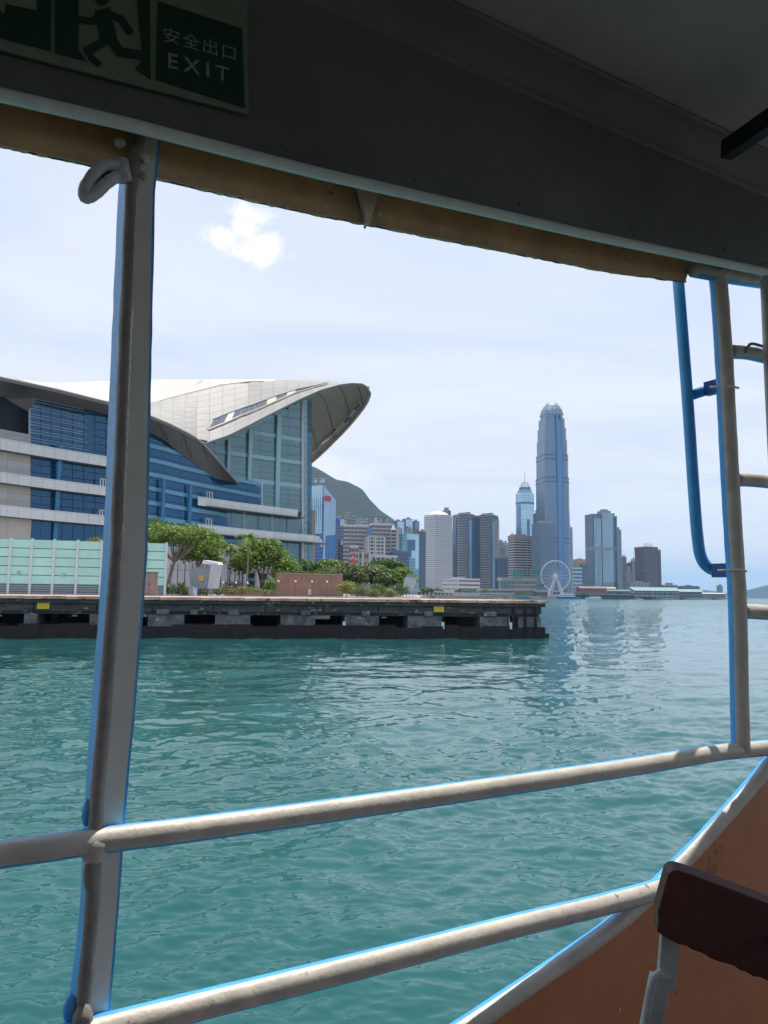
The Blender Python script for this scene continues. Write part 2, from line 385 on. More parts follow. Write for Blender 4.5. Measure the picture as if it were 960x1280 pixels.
def split(d):                          # blue outside, cream inside: where the sprayed blue ends on a rail
    a = math.degrees(math.atan2(d.z, d.dot(NO))); return 1 if -136 < a < 108 else 0
ferry = thing('ferry', 'white and blue painted ferry deck with rails and dark ceiling, seen from inside', 'ferry', (0.4, 1.2, EYE - 1.35))
rng = random.Random(5)
def spline(pts, k=8):
    out = []; P = [Vector(p) for p in pts]; P = [P[0] * 2 - P[1]] + P + [P[-1] * 2 - P[-2]]
    for i in range(1, len(P) - 2):
        for j in range(k):
            t = j / k; a, b, c, d = P[i - 1:i + 3]
            out.append(.5 * ((2 * b) + (c - a) * t + (2 * a - 5 * b + 4 * c - d) * t * t + (3 * b - a - 3 * c + d) * t ** 3))
    out.append(P[-2]); return out
up_px = [(-260, 1106), (-60, 1077), (0, 1068), (60, 1060), (130, 1050), (260, 1034), (450, 1008), (660, 978), (800, 957), (890, 942), (925, 938), (1000, 931), (1150, 915)]
MB().tube(spline([S(*p) for p in up_px], 10), .0232, 28, split=split, jit=.015, rnd=rng).build('rail', [m_cream, m_blue], ferry, smooth=True)
lo_px = [(-150, 1356), (0, 1320), (113, 1291), (240, 1259), (450, 1207), (640, 1158), (760, 1129), (820, 1112), (852, 1098)]
MB().tube(spline([S(*p) for p in lo_px], 10), .0256, 28, split=split, jit=.015, rnd=rng).build('rail', [m_cream, m_blue], ferry, smooth=True)
# bulwark: plate with a rounded cap, its edge rising towards the bow
bw = [(-300, 1740), (100, 1570), (400, 1398), (560, 1298), (640, 1245), (740, 1177), (792, 1136), (850, 1080), (898, 1029), (942, 979), (962, 955), (982, 937), (1010, 931), (1080, 924), (1200, 911)]
edge = spline([S(*p, .012) for p in bw], 6)
fl = EYE - 1.35
b = MB(); b.sheet([[p for p in edge], [Vector((p.x, p.y, fl)) for p in edge]], NO * .012); bul = b.build('bulwark', m_bulw, ferry)
MB().tube(edge, .022, 26, split=lambda d: 1 if -120 < math.degrees(math.atan2(d.z, d.dot(NO))) < 104 else 0, jit=.03, rnd=rng).build('cap_rail', [m_cream, m_blue], bul, smooth=True)
b = MB(); b.ball(S(774, 1262, -.003), .004, 8); b.build('screw', mat('steel', (.5, .52, .55), .3, .8), bul)
# hull below
b = MB(); e2 = [edge[0] - T_ * 6, edge[0]] + edge[::8] + [edge[-1], edge[-1] + T_ * 2.5]
b.sheet([[Vector((p.x, p.y, fl + .25)) + NO * .02 for p in e2], [Vector((p.x, p.y, 1.5)) + NO * .02 for p in e2], [Vector((p.x, p.y, -.8)) - NO * .5 for p in e2]], NO * .02); b.build('hull', mat('green_hull', (.03, .12, .09), .5), ferry)
# window post: T-bar with a blue outer edge, a rib and a flat cream face
LX = [(162, 150), (148, 230), (128, 700), (113, 900), (106, 1000), (100, 1130), (88, 1240), (70, 1420)]
MX = [(182, 150), (173, 230), (155, 700), (138, 900), (128, 1000), (122, 1150), (112, 1265), (96, 1420)]
RX = [(203, 150), (193, 230), (183, 700), (167, 900), (157, 1000), (148, 1130), (137, 1260), (121, 1420)]
ys = list(range(165, 1421, 25))
def xs_(tab, y): return itp(y, [t[1] for t in tab], [t[0] for t in tab])
b = MB(); b.sheet([[S(xs_(LX, y) + rng.uniform(-.6, .6), y, .085), S(xs_(MX, y) - 10, y, .004)] for y in ys], T_ * .006, 0); post = b.build('window_post', [m_blue], ferry)
b = MB(); b.sheet([[S(xs_(MX, y) - 4, y, .014), S(xs_(RX, y) - 2, y, .020)] for y in ys], NO * .007); b.build('post_plate', mat('lit_pale_grey_paint', (.68, .68, .61), .45, var=.06, vscale=8, bump=.2, bscale=30), post)  # plate colour lightened for the light it catches beside the rib
b = MB(); b.sheet([[S(xs_(RX, y) - 2, y, .021), S(xs_(RX, y) + 1.2 + rng.uniform(-.4, .4), y, .022)] for y in ys], NO * .007); b.build('edge_strip', m_blue, post)
b = MB(); b.tube([S((xs_(LX, y) + xs_(MX, y)) / 2 + 4, y, .004) for y in ys], [.0125 if y < 1380 else .013 for y in ys], 12, jit=.06, rnd=rng); b.build('rib', mat('shade_brown_paint', (.27, .245, .22), .5, var=.2, vscale=25, bump=.5, bscale=60), post, smooth=True)  # rib colour darkened to carry its shade
def lump(c, r, sq, name, mt, par, n=10):
    b = MB(); b.ball(c, r, n, sq=sq); b.v = [tuple(Vector(v) + Vector((rng.uniform(-1, 1), rng.uniform(-1, 1), rng.uniform(-1, 1))) * r * .12) for v in b.v]; return b.build(name, mt, par, smooth=True)
lump(S(118, 1058), .0275, (1, 1, 1.15), 'weld', m_cream, ferry); lump(S(114, 1092, .002), .0155, (1, .9, 2.2), 'weld', mat('shade_brown_paint', (.27, .245, .22)), ferry)
lump(S(109, 1016, .015), .010, (1, 1, 2.4), 'hinge', m_blue, ferry); lump(S(88, 1262, .012), .012, (1, 1, 2.2), 'hinge', m_blue, ferry)
lump(S(103, 1275), .018, (1, 1, 1.8), 'weld', mat('shade_brown_paint', (.27, .245, .22)), ferry)
# overhead: grey fascia with a pale lip, tan coaming outboard
lip = [(-300, 58), (0, 124), (165, 162), (328, 204.5), (400, 222.5), (700, 291), (760, 304.5), (960, 346), (1200, 398)]
cl = [(-300, -360), (480, 3), (905, 190), (1200, 318)]
ZC = S(700, 100, -.06).z
def lp(x): return itp(x, [p[0] for p in lip], [p[1] for p in lip])
xs = list(range(-300, 1201, 50))
b = MB(); b.sheet([[S(x, lp(x) - 9, -.055) for x in xs], [Vector((S(x, lp(x), -.055).x, S(x, lp(x), -.055).y, ZC)) for x in xs]], NO * .02); b.build('fascia', m_grey, ferry)
b = MB(); b.tube([S(x, lp(x) - 5.5, -.06) for x in xs], .0125, 12); b.build('fascia_lip', m_lip, ferry, smooth=True)
b = MB(); b.sheet([[S(x, lp(x) - 4, -.056) for x in xs], [S(x, lp(x) - 26, .03) for x in xs]], (0, 0, .006)); b.build('soffit_strip', m_brown, ferry)
br = [(-300, 108), (0, 181), (117, 206), (199, 223), (328, 252.6), (400, 268), (460, 280), (700, 327), (760, 339), (857, 352)]
xb = list(range(-300, 852, 6)) + [857]
b = MB(); b.sheet([[S(x, itp(x, [p[0] for p in br], [p[1] for p in br]) + rng.uniform(-.9, .6), .03) for x in xb], [S(x + (18 if x > 850 else 0), lp(x) - 32, .03) for x in xb]], NO * .012); coam = b.build('coaming', m_brown, ferry)
b = MB(); b.tube([S(x, itp(x, [p[0] for p in br], [p[1] for p in br]) + rng.uniform(-.8, .8), .037) for x in xb], .004, 6, jit=.3, rnd=rng); b.build('edge_bead', mat('chipped_edge', (.13, .09, .07), .6, spots=(.03, .16, .5), spot_scale=7, spot_lim=.60, var=.4, vscale=20), coam)
for x in (360, 520, 650, 790, 905): lump(S(x, lp(x) - 24, -.056), .0042, (1, 1, 1), 'rivet', m_grey, ferry, 8)
# gusset, bolts, pad eye, bracket
b = MB(); b.prism([S(447, 231, .012), S(475, 238, .012), S(466, 268, .018), (S(463, 279, .022)), S(457, 279, .022), S(455, 262, .016)], NO * .012); b.build('gusset', mat('beige_paint', (.70, .58, .42), .5, var=.1, vscale=20), ferry)
for p, r in (((474, 266), .006), ((456, 284), .0035), ((150, 178), .011), ((180, 197), .012), ((180, 220), .009)):
    lump(S(*p, .016 if p[0] > 300 else -.005), r, (1, 1, 1), 'bolt', m_cream, ferry, 8)
b = MB(); ring = [S(x, y, -.01) for x, y in ((150, 208), (132, 206), (117, 218), (107, 234), (106, 246), (116, 244), (131, 231), (143, 222), (156, 222))]
b.tube(spline(ring, 5), .0115, 12, jit=.08, rnd=rng); b.tube([S(152, 200, -.01), S(156, 226, -.01)], .013, 10)
b.prism([S(x, y, .0) for x, y in ((140, 210), (112, 228), (109, 242), (122, 236), (140, 222))], NO * .006, 1); b.build('pad_eye', [mat('grey_steel_paint', (.58, .60, .60), .4, var=.2, vscale=30, bump=.4, bscale=60), m_black], ferry, smooth=True)
# right-hand post with its rungs, and the bent blue pipe outboard
RP = [(893, 318), (898, 352), (905, 450), (910, 550), (915, 640), (922, 760), (924, 860), (926, 940)]
MB().tube(spline([S(*p) for p in RP], 6), .0265, 28, split=lambda d: 1 if d.dot(NO) > -.18 and d.dot(T_) < .70 else 0, jit=.03, rnd=rng).build('window_post', [m_cream, m_blue], ferry, smooth=True)
for xr, y0, y1, r in ((909, 439, 452, .022), (917, 599, 604, .022), (927, 764, 767, .023)):
    MB().tube(spline([S(xr, y0), S(955, (y0 + y1) / 2), S(1060, y1 + (y1 - y0) * 2)], 5), r, 14, split=split, jit=.03, rnd=rng).build('rung', [m_cream, m_blue], ferry, smooth=True)
MB().tube(spline([S(1066, 350), S(1070, 600), S(1080, 924)], 6), .024, 16, split=split, jit=.02, rnd=rng).build('window_post', [m_cream, m_blue], ferry, smooth=True)
MB().tube([S(868, 336), S(920, 346), S(1090, 372)], .026, 14, split=split, jit=.03, rnd=rng).build('header_pipe', [m_cream, m_blue], ferry, smooth=True)
MB().tube([S(956, 330, -.05), S(962, 470, -.05), S(985, 940, -.05)], .016, 12).build('conduit', m_cream, ferry, smooth=True)
b = MB(); b.tube(spline([S(x, y, .10) for x, y in ((846, 330), (848, 352), (855, 440), (861, 520), (867, 610), (872, 672), (877, 698), (888, 711), (903, 713), (912, 711))], 6), .0178, 14)
pf = b.build('guard_pipe', m_blue, ferry, smooth=True)
b = MB(); b.tube([S(861, 495, .10), S(885, 487, .08), S(903, 481, .03)], .0165, 12); b.build('stub', m_blue, pf, smooth=True)
for x, y in ((893, 484), (903, 713)):
    b = MB(); c = S(x, y, .045); b.ob(c, T_ * .012, NO * .03, Vector((0, 0, .021))); b.build('clamp', mat('navy_paint', (.012, .09, .28), .4), pf)
    b = MB(); b.tube([S(x - 6, y, .03), S(x + 22, y - 1, -.032), S(x + 30, y + 1, -.02)], .0035, 6); b.build('tie_wire', m_cream, pf)
b = MB(); rr = spline([S(x, y, -.025) for x, y in ((932, 440), (938, 430), (950, 432), (962, 436))], 4); b.tube(rr, .005, 6); b.build('wire_loop', m_grey, ferry)
# ceiling with a dark cross beam, deck, far side and bulkhead: the room that shades the inside
def rm(a, bb, z): return S0 + T_ * a - NO * bb + Vector((0, 0, z - S0.z))
b = MB(); b.prism([rm(-3.4, .03, ZC), rm(4.2, .03, ZC), rm(4.2, 6.2, ZC), rm(-3.4, 6.2, ZC)], (0, 0, .06)); cei = b.build('ceiling', m_ceil, ferry)
b = MB(); b.bar(U(908, 188, 2.05), U(1010, 118, 1.75), .035, .05); b.build('ceiling_batten', m_black, cei)
for k in range(4):
    b = MB(); b.bar(rm(-2.6 + k * 1.9, .9, ZC - .04), rm(-2.6 + k * 1.9, 6.0, ZC - .04), .07, .07); b.build('ceiling_beam', m_ceil, cei) if k in (0, 3) else None
b = MB(); b.prism([rm(-3.4, -.01, fl), rm(4.2, -.01, fl), rm(4.2, 6.2, fl), rm(-3.4, 6.2, fl)], (0, 0, -.05)); b.build('deck', m_deck, ferry)
b = MB(); b.prism([rm(-3.4, 6.2, fl), rm(4.2, 6.2, fl), rm(4.2, 6.2, fl + .9), rm(-3.4, 6.2, fl + .9)], NO * -.05); b.build('bulwark', m_bulw, ferry)
b = MB(); b.prism([rm(-3.4, 6.2, ZC - .3), rm(4.2, 6.2, ZC - .3), rm(4.2, 6.2, ZC), rm(-3.4, 6.2, ZC)], NO * -.05); b.build('fascia', m_grey, ferry)
b = MB(); b.prism([rm(-3.4, .25, fl), rm(-3.4, 6.15, fl), rm(-3.4, 6.15, ZC), rm(-3.4, .25, ZC)], T_ * -.06); b.build('bulkhead', mat('bulkhead_paint', (.42, .40, .34), .6), ferry)
for k in range(4):
    b = MB(); b.tube([rm(-3.2 + k * 2.4, 6.18, fl + .9), rm(-3.2 + k * 2.4, 6.18, ZC - .3)], .03, 8); b.build('window_post', m_cream, ferry)

b = MB(); rows = []
for k in range(9):                     # rounded joint added to soften the shading from fascia to ceiling
    a = math.pi / 2 * k / 8; rows.append([Vector((0, 0, ZC - .08 + .079 * math.sin(a))) + Vector((S(x, 100, -.056 - .09 * (1 - math.cos(a))).x, S(x, 100, -.056 - .09 * (1 - math.cos(a))).y, 0)) for x in range(-300, 1201, 30)])
b.sheet(rows, NO * .004); b.build('added_cove', m_grey, ferry, smooth=True)
# ---- exit sign on the fascia
SG = -.068
def sg(x, y, o=0): return S(x, y, SG - o)
def cr(x, y): return (x / 2.909, y / 2.909)
m_pale = mat('luminous_pale_green', (.19, .245, .165), .45, var=.12, vscale=30); m_dgreen = mat('sign_dark_green', (.008, .045, .028), .4)
m_white = mat('sign_letter', (.27, .32, .27), .5)
sign = thing('exit_sign', 'green and pale exit sign with a running figure on the dark grey beam overhead', 'exit sign', S(150, 40, SG))
b = MB(); b.prism([sg(-150, 23), sg(311, 143), sg(309, -2), sg(-150, -130)], NO * .006); b.build('backing', m_pale, sign)
b = MB(); b.prism([sg(*cr(567, -80), .002), sg(*cr(567, 290), .002), sg(*cr(890, 392), .002), sg(*cr(880, 105), .002), sg(*cr(575, 5), .002)][1:], -NO * .001); b.build('text_panel', m_dgreen, sign)
b = MB()
for poly in ([(-400, -200), (130, -60), (130, 38), (40, 30), (-10, 10), (-10, 50), (0, 135), (182, 183), (185, -60)],): pass
b.prism([sg(*cr(-380, 35), .002), sg(*cr(185, 186), .002), sg(*cr(188, -60), .002), sg(*cr(-380, -200), .002)], -NO * .001); b.build('arrow_panel', m_dgreen, sign)
b = MB(); b.prism([sg(*cr(x, y), .0035) for x, y in ((132, -30), (132, 38), (20, 14), (14, 52), (-70, -30), (20, -70), (18, -44))], -NO * .001); b.build('arrow', m_pale, sign)
b = MB(); b.prism([sg(*cr(x, y), .002) for x, y in ((200, -60), (286, -40), (286, 180), (312, 222), (200, 192))], -NO * .001); b.build('doorway', m_dgreen, sign)
b = MB(); b.prism([sg(*cr(x, y), .002) for x, y in ((498, -10), (545, 0), (548, 290), (492, 250), (520, 215))], -NO * .001); b.build('doorway', m_dgreen, sign)
b = MB()
def limb(pts, w):
    for (x0, y0), (x1, y1) in zip(pts, pts[1:]):
        L_ = math.hypot(x1 - x0, y1 - y0); nx, ny = -(y1 - y0) / L_ * w / 2, (x1 - x0) / L_ * w / 2; ex_, ey_ = (x1 - x0) / L_ * w * .25, (y1 - y0) / L_ * w * .25
        limb.k += .00008
        b.prism([sg(*cr(x, y), .002 + limb.k) for x, y in ((x0 + nx - ex_, y0 + ny - ey_), (x1 + nx + ex_, y1 + ny + ey_), (x1 - nx + ex_, y1 - ny + ey_), (x0 - nx - ex_, y0 - ny - ey_))], -NO * .001)
limb.k = 0
b.prism([sg(*cr(372 + 27 * math.cos(a), -8 + 27 * math.sin(a)), .002) for a in [2 * math.pi * i / 16 for i in range(16)]], -NO * .001)
limb([(375, 48), (395, 135)], 58); limb([(365, 50), (335, 78), (286, 70)], 24); limb([(390, 48), (440, 68), (474, 118)], 24)
limb([(385, 140), (372, 155), (318, 186)], 32); limb([(405, 140), (434, 188), (512, 200)], 32); limb([(330, 208), (362, 234)], 20)
b.build('running_figure', m_dgreen, sign)
def lettering(txt, p_l, p_r, hpx, name, sp=1.12, bold=.0):
    cu = bpy.data.curves.new('t', 'FONT'); cu.body = txt; cu.size = 1; cu.extrude = 0.0; cu.space_character = sp; cu.offset = bold
    o = bpy.data.objects.new('t', cu); C.objects.link(o)
    dg = bpy.context.evaluated_depsgraph_get(); me = bpy.data.meshes.new_from_object(o.evaluated_get(dg)); bpy.data.objects.remove(o)
    co = np.array([v.co[:] for v in me.vertices]); x0, y0 = co[:, 0].min(), co[:, 1].min(); wx, wy = np.ptp(co[:, 0]), np.ptp(co[:, 1])
    a, c = sg(*p_l, .0036), sg(*p_r, .0036); e = c - a; up = (sg(p_l[0], p_l[1] - hpx, .0036) - a)
    org = ORG[sign.name]
    for v in me.vertices: v.co = a + e * ((v.co.x - x0) / wx) + up * ((v.co.y - y0) / wy) - org
    me.materials.append(m_white); ob = bpy.data.objects.new(name, me); C.objects.link(ob); ob.parent = sign; return ob
lettering('安全出口', cr(594, 150), cr(857, 222), 19, 'lettering')
lettering('EXIT', cr(612, 245), cr(832, 298), 18.5, 'lettering', 1.45, .012)

# ---- bench backrest at the lower right
m_wood = mat('dark_red_wood', (.095, .027, .020), .5, col2=(.050, .017, .014), vscale=4, bump=.08, bscale=22, stretch=(1, 1, 2), spots=(.015, .008, .008), spot_scale=9, spot_lim=.6)
bench = thing('bench', 'dark red varnished wooden bench back on a pale steel bracket by the bulwark', 'bench', U(840, 1180, 1.15))
top = [(840, 1089), (852, 1090), (900, 1107), (960, 1130), (1080, 1177)]
bot = [(821, 1165), (838, 1176), (880, 1194), (925, 1213), (960, 1228), (1080, 1281)]
BD = lambda x: 1.12 - (x - 830) * .00035
out = [U(x, y, BD(x)) for x, y in spline([Vector((p[0], p[1], 0)) for p in top], 4) for x, y in [(x, y)]] if False else None
tp = [tuple(v[:2]) for v in spline([Vector((*p, 0)) for p in top], 6)]; bt = [tuple(v[:2]) for v in spline([Vector((*p, 0)) for p in bot], 6)]
bt = [(x, y + (rng.uniform(-2.2, 1.2) if x > 855 else 0)) for x, y in bt]
tp = [(823, 1152), (822, 1140), (827, 1122), (832, 1103), (835, 1093)] + tp
b = MB(); b.prism([U(x, y, BD(x)) for x, y in tp + bt[::-1]], Vector((.003, .024, .006)))
o = bevel(b.build('backrest', m_wood, bench), .006, 3)
b = MB(); b.bar(U(838, 1160, 1.16), U(832, 1236, 1.18), .027, .010, (0, 1, 0)); b.bar(U(826, 1218, 1.165), U(808, 1310, 1.19), .030, .012, (0, 1, 0))
b.tube([U(828, 1214, 1.155), U(818, 1222, 1.155), U(812, 1240, 1.16), U(806, 1290, 1.175), U(800, 1340, 1.19)], .006, 8)
bevel(b.build('bracket', mat('pale_steel_paint', (.40, .44, .43), .42, var=.12, vscale=25, bump=.3, bscale=50), bench), .003, 2)

# ================================================================== PIER
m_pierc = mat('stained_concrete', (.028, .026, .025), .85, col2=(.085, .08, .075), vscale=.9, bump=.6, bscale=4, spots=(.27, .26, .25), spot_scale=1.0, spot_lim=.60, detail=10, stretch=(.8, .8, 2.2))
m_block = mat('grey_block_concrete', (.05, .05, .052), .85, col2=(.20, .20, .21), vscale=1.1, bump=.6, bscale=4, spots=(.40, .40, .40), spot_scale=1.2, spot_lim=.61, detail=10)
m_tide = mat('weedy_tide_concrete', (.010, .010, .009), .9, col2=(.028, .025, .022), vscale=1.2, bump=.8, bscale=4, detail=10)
m_peach = mat('peach_deck', (.46, .34, .27), .85, col2=(.36, .24, .18), vscale=.35, spots=(.24, .13, .09), spot_scale=.9, spot_lim=.6)
m_rust = mat('rusty_edge', (.30, .16, .10), .8, col2=(.62, .47, .38), vscale=.5, spots=(.10, .045, .03), spot_scale=1.1, spot_lim=.57)
PA, PB = onz(0, 797, 0), onz(672, 798, 0)
PD = (PB - PA).normalized(); PN = Vector((-PD.y, PD.x, 0)); PLEN = (PB - PA).length
DECK = 4.5
def pp(s, d, z): q = PA + PD * s + PN * d; return Vector((q.x, q.y, z))
def ps(px):                            # distance along the pier front for a pixel column
    d = ray(px, 770); d = Vector((d.x, d.y, 0)); n = Vector((PN.x, PN.y, 0)); k = PN.dot(PA - EYEV) / n.dot(d); return (EYEV + d * k - PA).dot(PD)
pier = thing('pier', 'long dark weathered concrete pier with a peach deck standing in the water', 'pier', pp(PLEN / 2, 8, 0))
L0, L1 = -34, PLEN
def pbox(s0, s1, d0, d1, z0, z1, mb, mi=0):
    mb.prism([pp(s0, d0, z0), pp(s1, d0, z0), pp(s1, d1, z0), pp(s0, d1, z0)], (0, 0, z1 - z0), mi); return mb
pbox(L0, L1 + 1.2, -.5, 22, DECK - .22, DECK, MB()).build('deck', m_peach, pier)
rr = random.Random(8); b = MB(); s = L0
while s < L1:                          # worn timber and rust strip along the deck edge, piece by piece
    l = rr.uniform(1.2, 4.5); b.prism([pp(s, -.62 - rr.uniform(0, .05), DECK - .34), pp(min(s + l, L1 + 1.2), -.62, DECK - .30), pp(min(s + l, L1 + 1.2), -.505, DECK - .30), pp(s, -.505, DECK - .30)], (0, 0, rr.uniform(.26, .34))); s += l + .04
b.build('edge_strip', m_rust, pier)
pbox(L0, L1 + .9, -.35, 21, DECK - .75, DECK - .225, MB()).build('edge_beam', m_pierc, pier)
s = L0; k = 0
while s < L1:
    l = 6.2 + rr.uniform(-.4, .4); e = min(s + l, L1 + .5)
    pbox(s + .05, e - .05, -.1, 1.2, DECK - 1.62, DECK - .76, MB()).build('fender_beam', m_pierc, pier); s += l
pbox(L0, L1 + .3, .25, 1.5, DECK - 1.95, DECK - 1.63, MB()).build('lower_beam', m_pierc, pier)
for x0, x1 in ((-190, -150), (-100, -52), (30, 46), (112, 132), (185, 230), (269, 313), (351, 394), (431, 474), (510, 553), (600, 634), (648, 676)):
    s0, s1 = ps(x0), ps(x1)
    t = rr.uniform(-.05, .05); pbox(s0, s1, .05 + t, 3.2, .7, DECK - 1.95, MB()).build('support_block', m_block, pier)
    pbox(s0 + .2, s1 - .2, 11, 14, .7, DECK - 1.4, MB()).build('support_block', m_pierc, pier)  # back row added to keep the gaps dark
b = MB(); s = L0                       # low tide beam, weed covered, uneven
while s < L1 + .8:
    l = rr.uniform(1.5, 3.2); pbox(s, min(s + l, L1 + .9), -.15 - rr.uniform(0, .18), 3.6, -1, 1.35 + rr.uniform(-.2, .2), b); s += l
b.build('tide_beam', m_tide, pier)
def back(s0, s1):
    pbox(s0, s1, 20, 20.6, -1, DECK - .8, MB()).build('added_rear_wall', m_tide, pier)  # wall added behind the supports so the gaps look dark
back(L0, ps(398)); back(ps(436), ps(470)); back(ps(508), L1)
pbox(ps(398), ps(508), 20, 20.6, -1, 1.5, MB()).build('added_rear_wall', m_tide, pier)
b = MB(); b.prism([pp(L1 - .2, -.1, -1), pp(L1 + 1.6, .3, -1), pp(L1 + 1.9, 1.6, -1), pp(L1 - .2, 1.8, -1)], (0, 0, 1.55)); b.prism([pp(L1 - .2, .1, .56), pp(L1 + .9, .3, .56), pp(L1 + .9, 1.3, .56), pp(L1 - .2, 1.5, .56)], (0, 0, .7)); b.build('end_fender', m_tide, pier)
for k, x in enumerate((640, 655, 668)):
    b = MB(); b.tube([pp(ps(x), -.25, -.8), pp(ps(x) + .1, -.25, DECK - .7)], .16, 8); b.build('pile', m_tide, pier)
m_yel = mat('yellow_sign', (.72, .50, .03), .6, var=.12, vscale=3, spots=(.35, .24, .05), spot_scale=5, spot_lim=.6)
for x, lab in ((54, 'yellow square notice board on the pier edge under the mint hoarding'), (548, 'yellow square notice board on the pier edge near its far right end')):
    s = ps(x); ws = thing('notice_board', lab, 'sign', pp(s, -.2, DECK - 1.2), 'yellow notice boards on the pier')
    b = MB(); pbox(s - .62, s + .62, -.24, -.18, DECK - 1.42, DECK - .32, b); b.build('board', m_yel, ws)
    b = MB()
    for k in range(4): pbox(s - .45, s + .45 - .12 * (k % 2), -.246, -.242, DECK - .62 - k * .18, DECK - .57 - k * .18, b)
    b.build('faded_print', mat('faded_sign_print', (.45, .30, .03), .7), ws, kind='stuff')
b = MB()
for k in range(90):                   # spalled and patched bits of concrete along the beams
    s = rr.uniform(L0, L1); z_, d_ = rr.choice(((DECK - .6, -.37), (DECK - 1.0, -.12), (DECK - 1.4, -.12), (DECK - 1.8, .22), (DECK - 2.2, .0)))
    w_, h_ = rr.uniform(.1, .8), rr.uniform(.05, .22); b.prism([pp(s, d_, z_), pp(s + w_, d_, z_ + rr.uniform(-.08, .08)), pp(s + w_ * .9, d_, z_ + h_), pp(s + w_ * .3, d_, z_ + h_ * rr.uniform(.8, 1.6))], PN * -.05)
b.build('spalled_patch', mat('spalled_concrete', (.10, .10, .10), .9, col2=(.28, .28, .28), vscale=2), pier, kind='stuff')
for x0, x1 in ((196, 212), (238, 247), (285, 299), (376, 388), (452, 462), (530, 541), (604, 620)):
    MB().prism([pp(ps(x0), -.13, DECK - 1.9), pp(ps(x1), -.13, DECK - 1.9), pp(ps(x1), -.13, DECK - 1.35), pp(ps(x0), -.13, DECK - 1.35)], PN * -.08).build('patch_slab', m_block, pier)
# small things hanging under the deck: rubber fenders and white marker
for x in (430, 553, 638):
    b = MB(); s = ps(x); pbox(s - .16, s + .16, -.3, -.1, 1.1, 1.9, b)
    tag(b.build('marker_plate', mat('white_paint', (.7, .7, .68), .6)), {430: 'small white plate beside the see-through gap low on the pier', 553: 'small white plate on the broad pier block below the yellow board', 638: 'small white plate in the dark opening near the pier end'}[x], 'plate', 'white plates low on the pier')

# ================================================================== PROMENADE
m_mint = mat('mint_panel', (.42, .74, .66), .45, var=.05, vscale=.6, randtint=.05)
m_mintp = mat('pale_steel', (.58, .66, .68), .5)
m_louv = mat('grey_louvre', (.30, .32, .36), .6)
hd = thing('hoarding', 'long mint green panel hoarding with pale posts at the left of the promenade', 'hoarding', G(100, 107, LAND))
HX = [-46, -18, 10, 37, 65, 94.5, 125, 154, 181, 206]
HDp = lambda x: 105 + x * .03
ht = lambda x: U(x, 673 + x * .024, HDp(x)).z
zb = LAND + 1.35
for i in range(len(HX) - 1):
    x0, x1 = HX[i], HX[i + 1]; z1 = ht(0) - .02
    p, q = G(x0, HDp(x0), LAND), G(x1, HDp(x1), LAND); d = (q - p); n = Vector((d.y, -d.x, 0)).normalized()
    for k in range(5):
        a0 = zb + (z1 - zb) * k / 5 + .05; a1 = zb + (z1 - zb) * (k + 1) / 5 - .05
        b = MB(); c = p + d / 2; b.ob((c.x, c.y, (a0 + a1) / 2), d * .475, n * .05, (0, 0, (a1 - a0) / 2)); b.build('panel', m_mint, hd)
    for k in range(4):
        b = MB(); c = p + d / 2; b.ob((c.x, c.y, LAND + .16 + k * .32), d * .475, n * .06, (0, 0, .10)); b.build('louvre', m_louv, hd)
    b = MB(); c = p + d / 2; b.ob((c.x, c.y, (LAND + z1) / 2), d * .5, n * .02, (0, 0, (z1 - LAND) / 2)); o = b.build('backing_sheet', mat('backing_grey', (.10, .17, .16), .8), hd); o.location -= n * .1
for x in HX:
    p = G(x, HDp(x), LAND); b = MB(); b.box(p.x, p.y - .12, (LAND + ht(0) + .1) / 2, .32, .22, ht(0) + .1 - LAND, R(10)); b.build('post', m_mintp, hd)
for x, y, lab in ((23, 716, 'small grey notice sheet on the mint hoarding, leftmost'), (79, 719, 'small grey notice sheet on the mint hoarding near the window post')):
    p = U(x, y, HDp(x) - .16); b = MB(); b.box(p.x, p.y, p.z, .55, .02, .55, R(10)); nt_ = b.build('notice_sheet', mat('notice_paper', (.36, .55, .50), .7)); tag(nt_, lab, 'notice', 'notice sheets on the hoarding')
    b = MB(); [b.box(p.x - .12 + .24 * (k % 2), p.y - .012, p.z - .15 + .1 * k, .2, .006, .07, R(10)) for k in range(4)]; o = b.build('print_block', mat('notice_print', (.12, .22, .20), .7), nt_, kind='stuff')
# brown cabinet before the hoarding
p = G(187, 101, LAND); cab = thing('utility_cabinet', 'brown two-door cabinet standing against the right end of the mint hoarding', 'cabinet', p)
m_cab = mat('brown_metal', (.20, .15, .125), .6, var=.1, vscale=2)
z1 = U(187, 716, 101).z; b = MB(); b.box(p.x, p.y, (LAND + z1) / 2, 1.75, .8, z1 - LAND); b.build('body', m_cab, cab)
b = MB(); b.box(p.x, p.y, z1 + .06, 1.95, .95, .12); b.build('lid', m_cab, cab)
for s in (-1, 1):
    b = MB(); b.box(p.x + s * .42, p.y - .42, (LAND + z1) / 2, .78, .04, z1 - LAND - .2); d_ = b.build('door', mat('brown_door', (.26, .20, .17), .6), cab)
    b = MB(); b.box(p.x + s * .08, p.y - .46, (LAND + z1) / 2, .05, .05, .25); b.build('handle', m_black, d_)
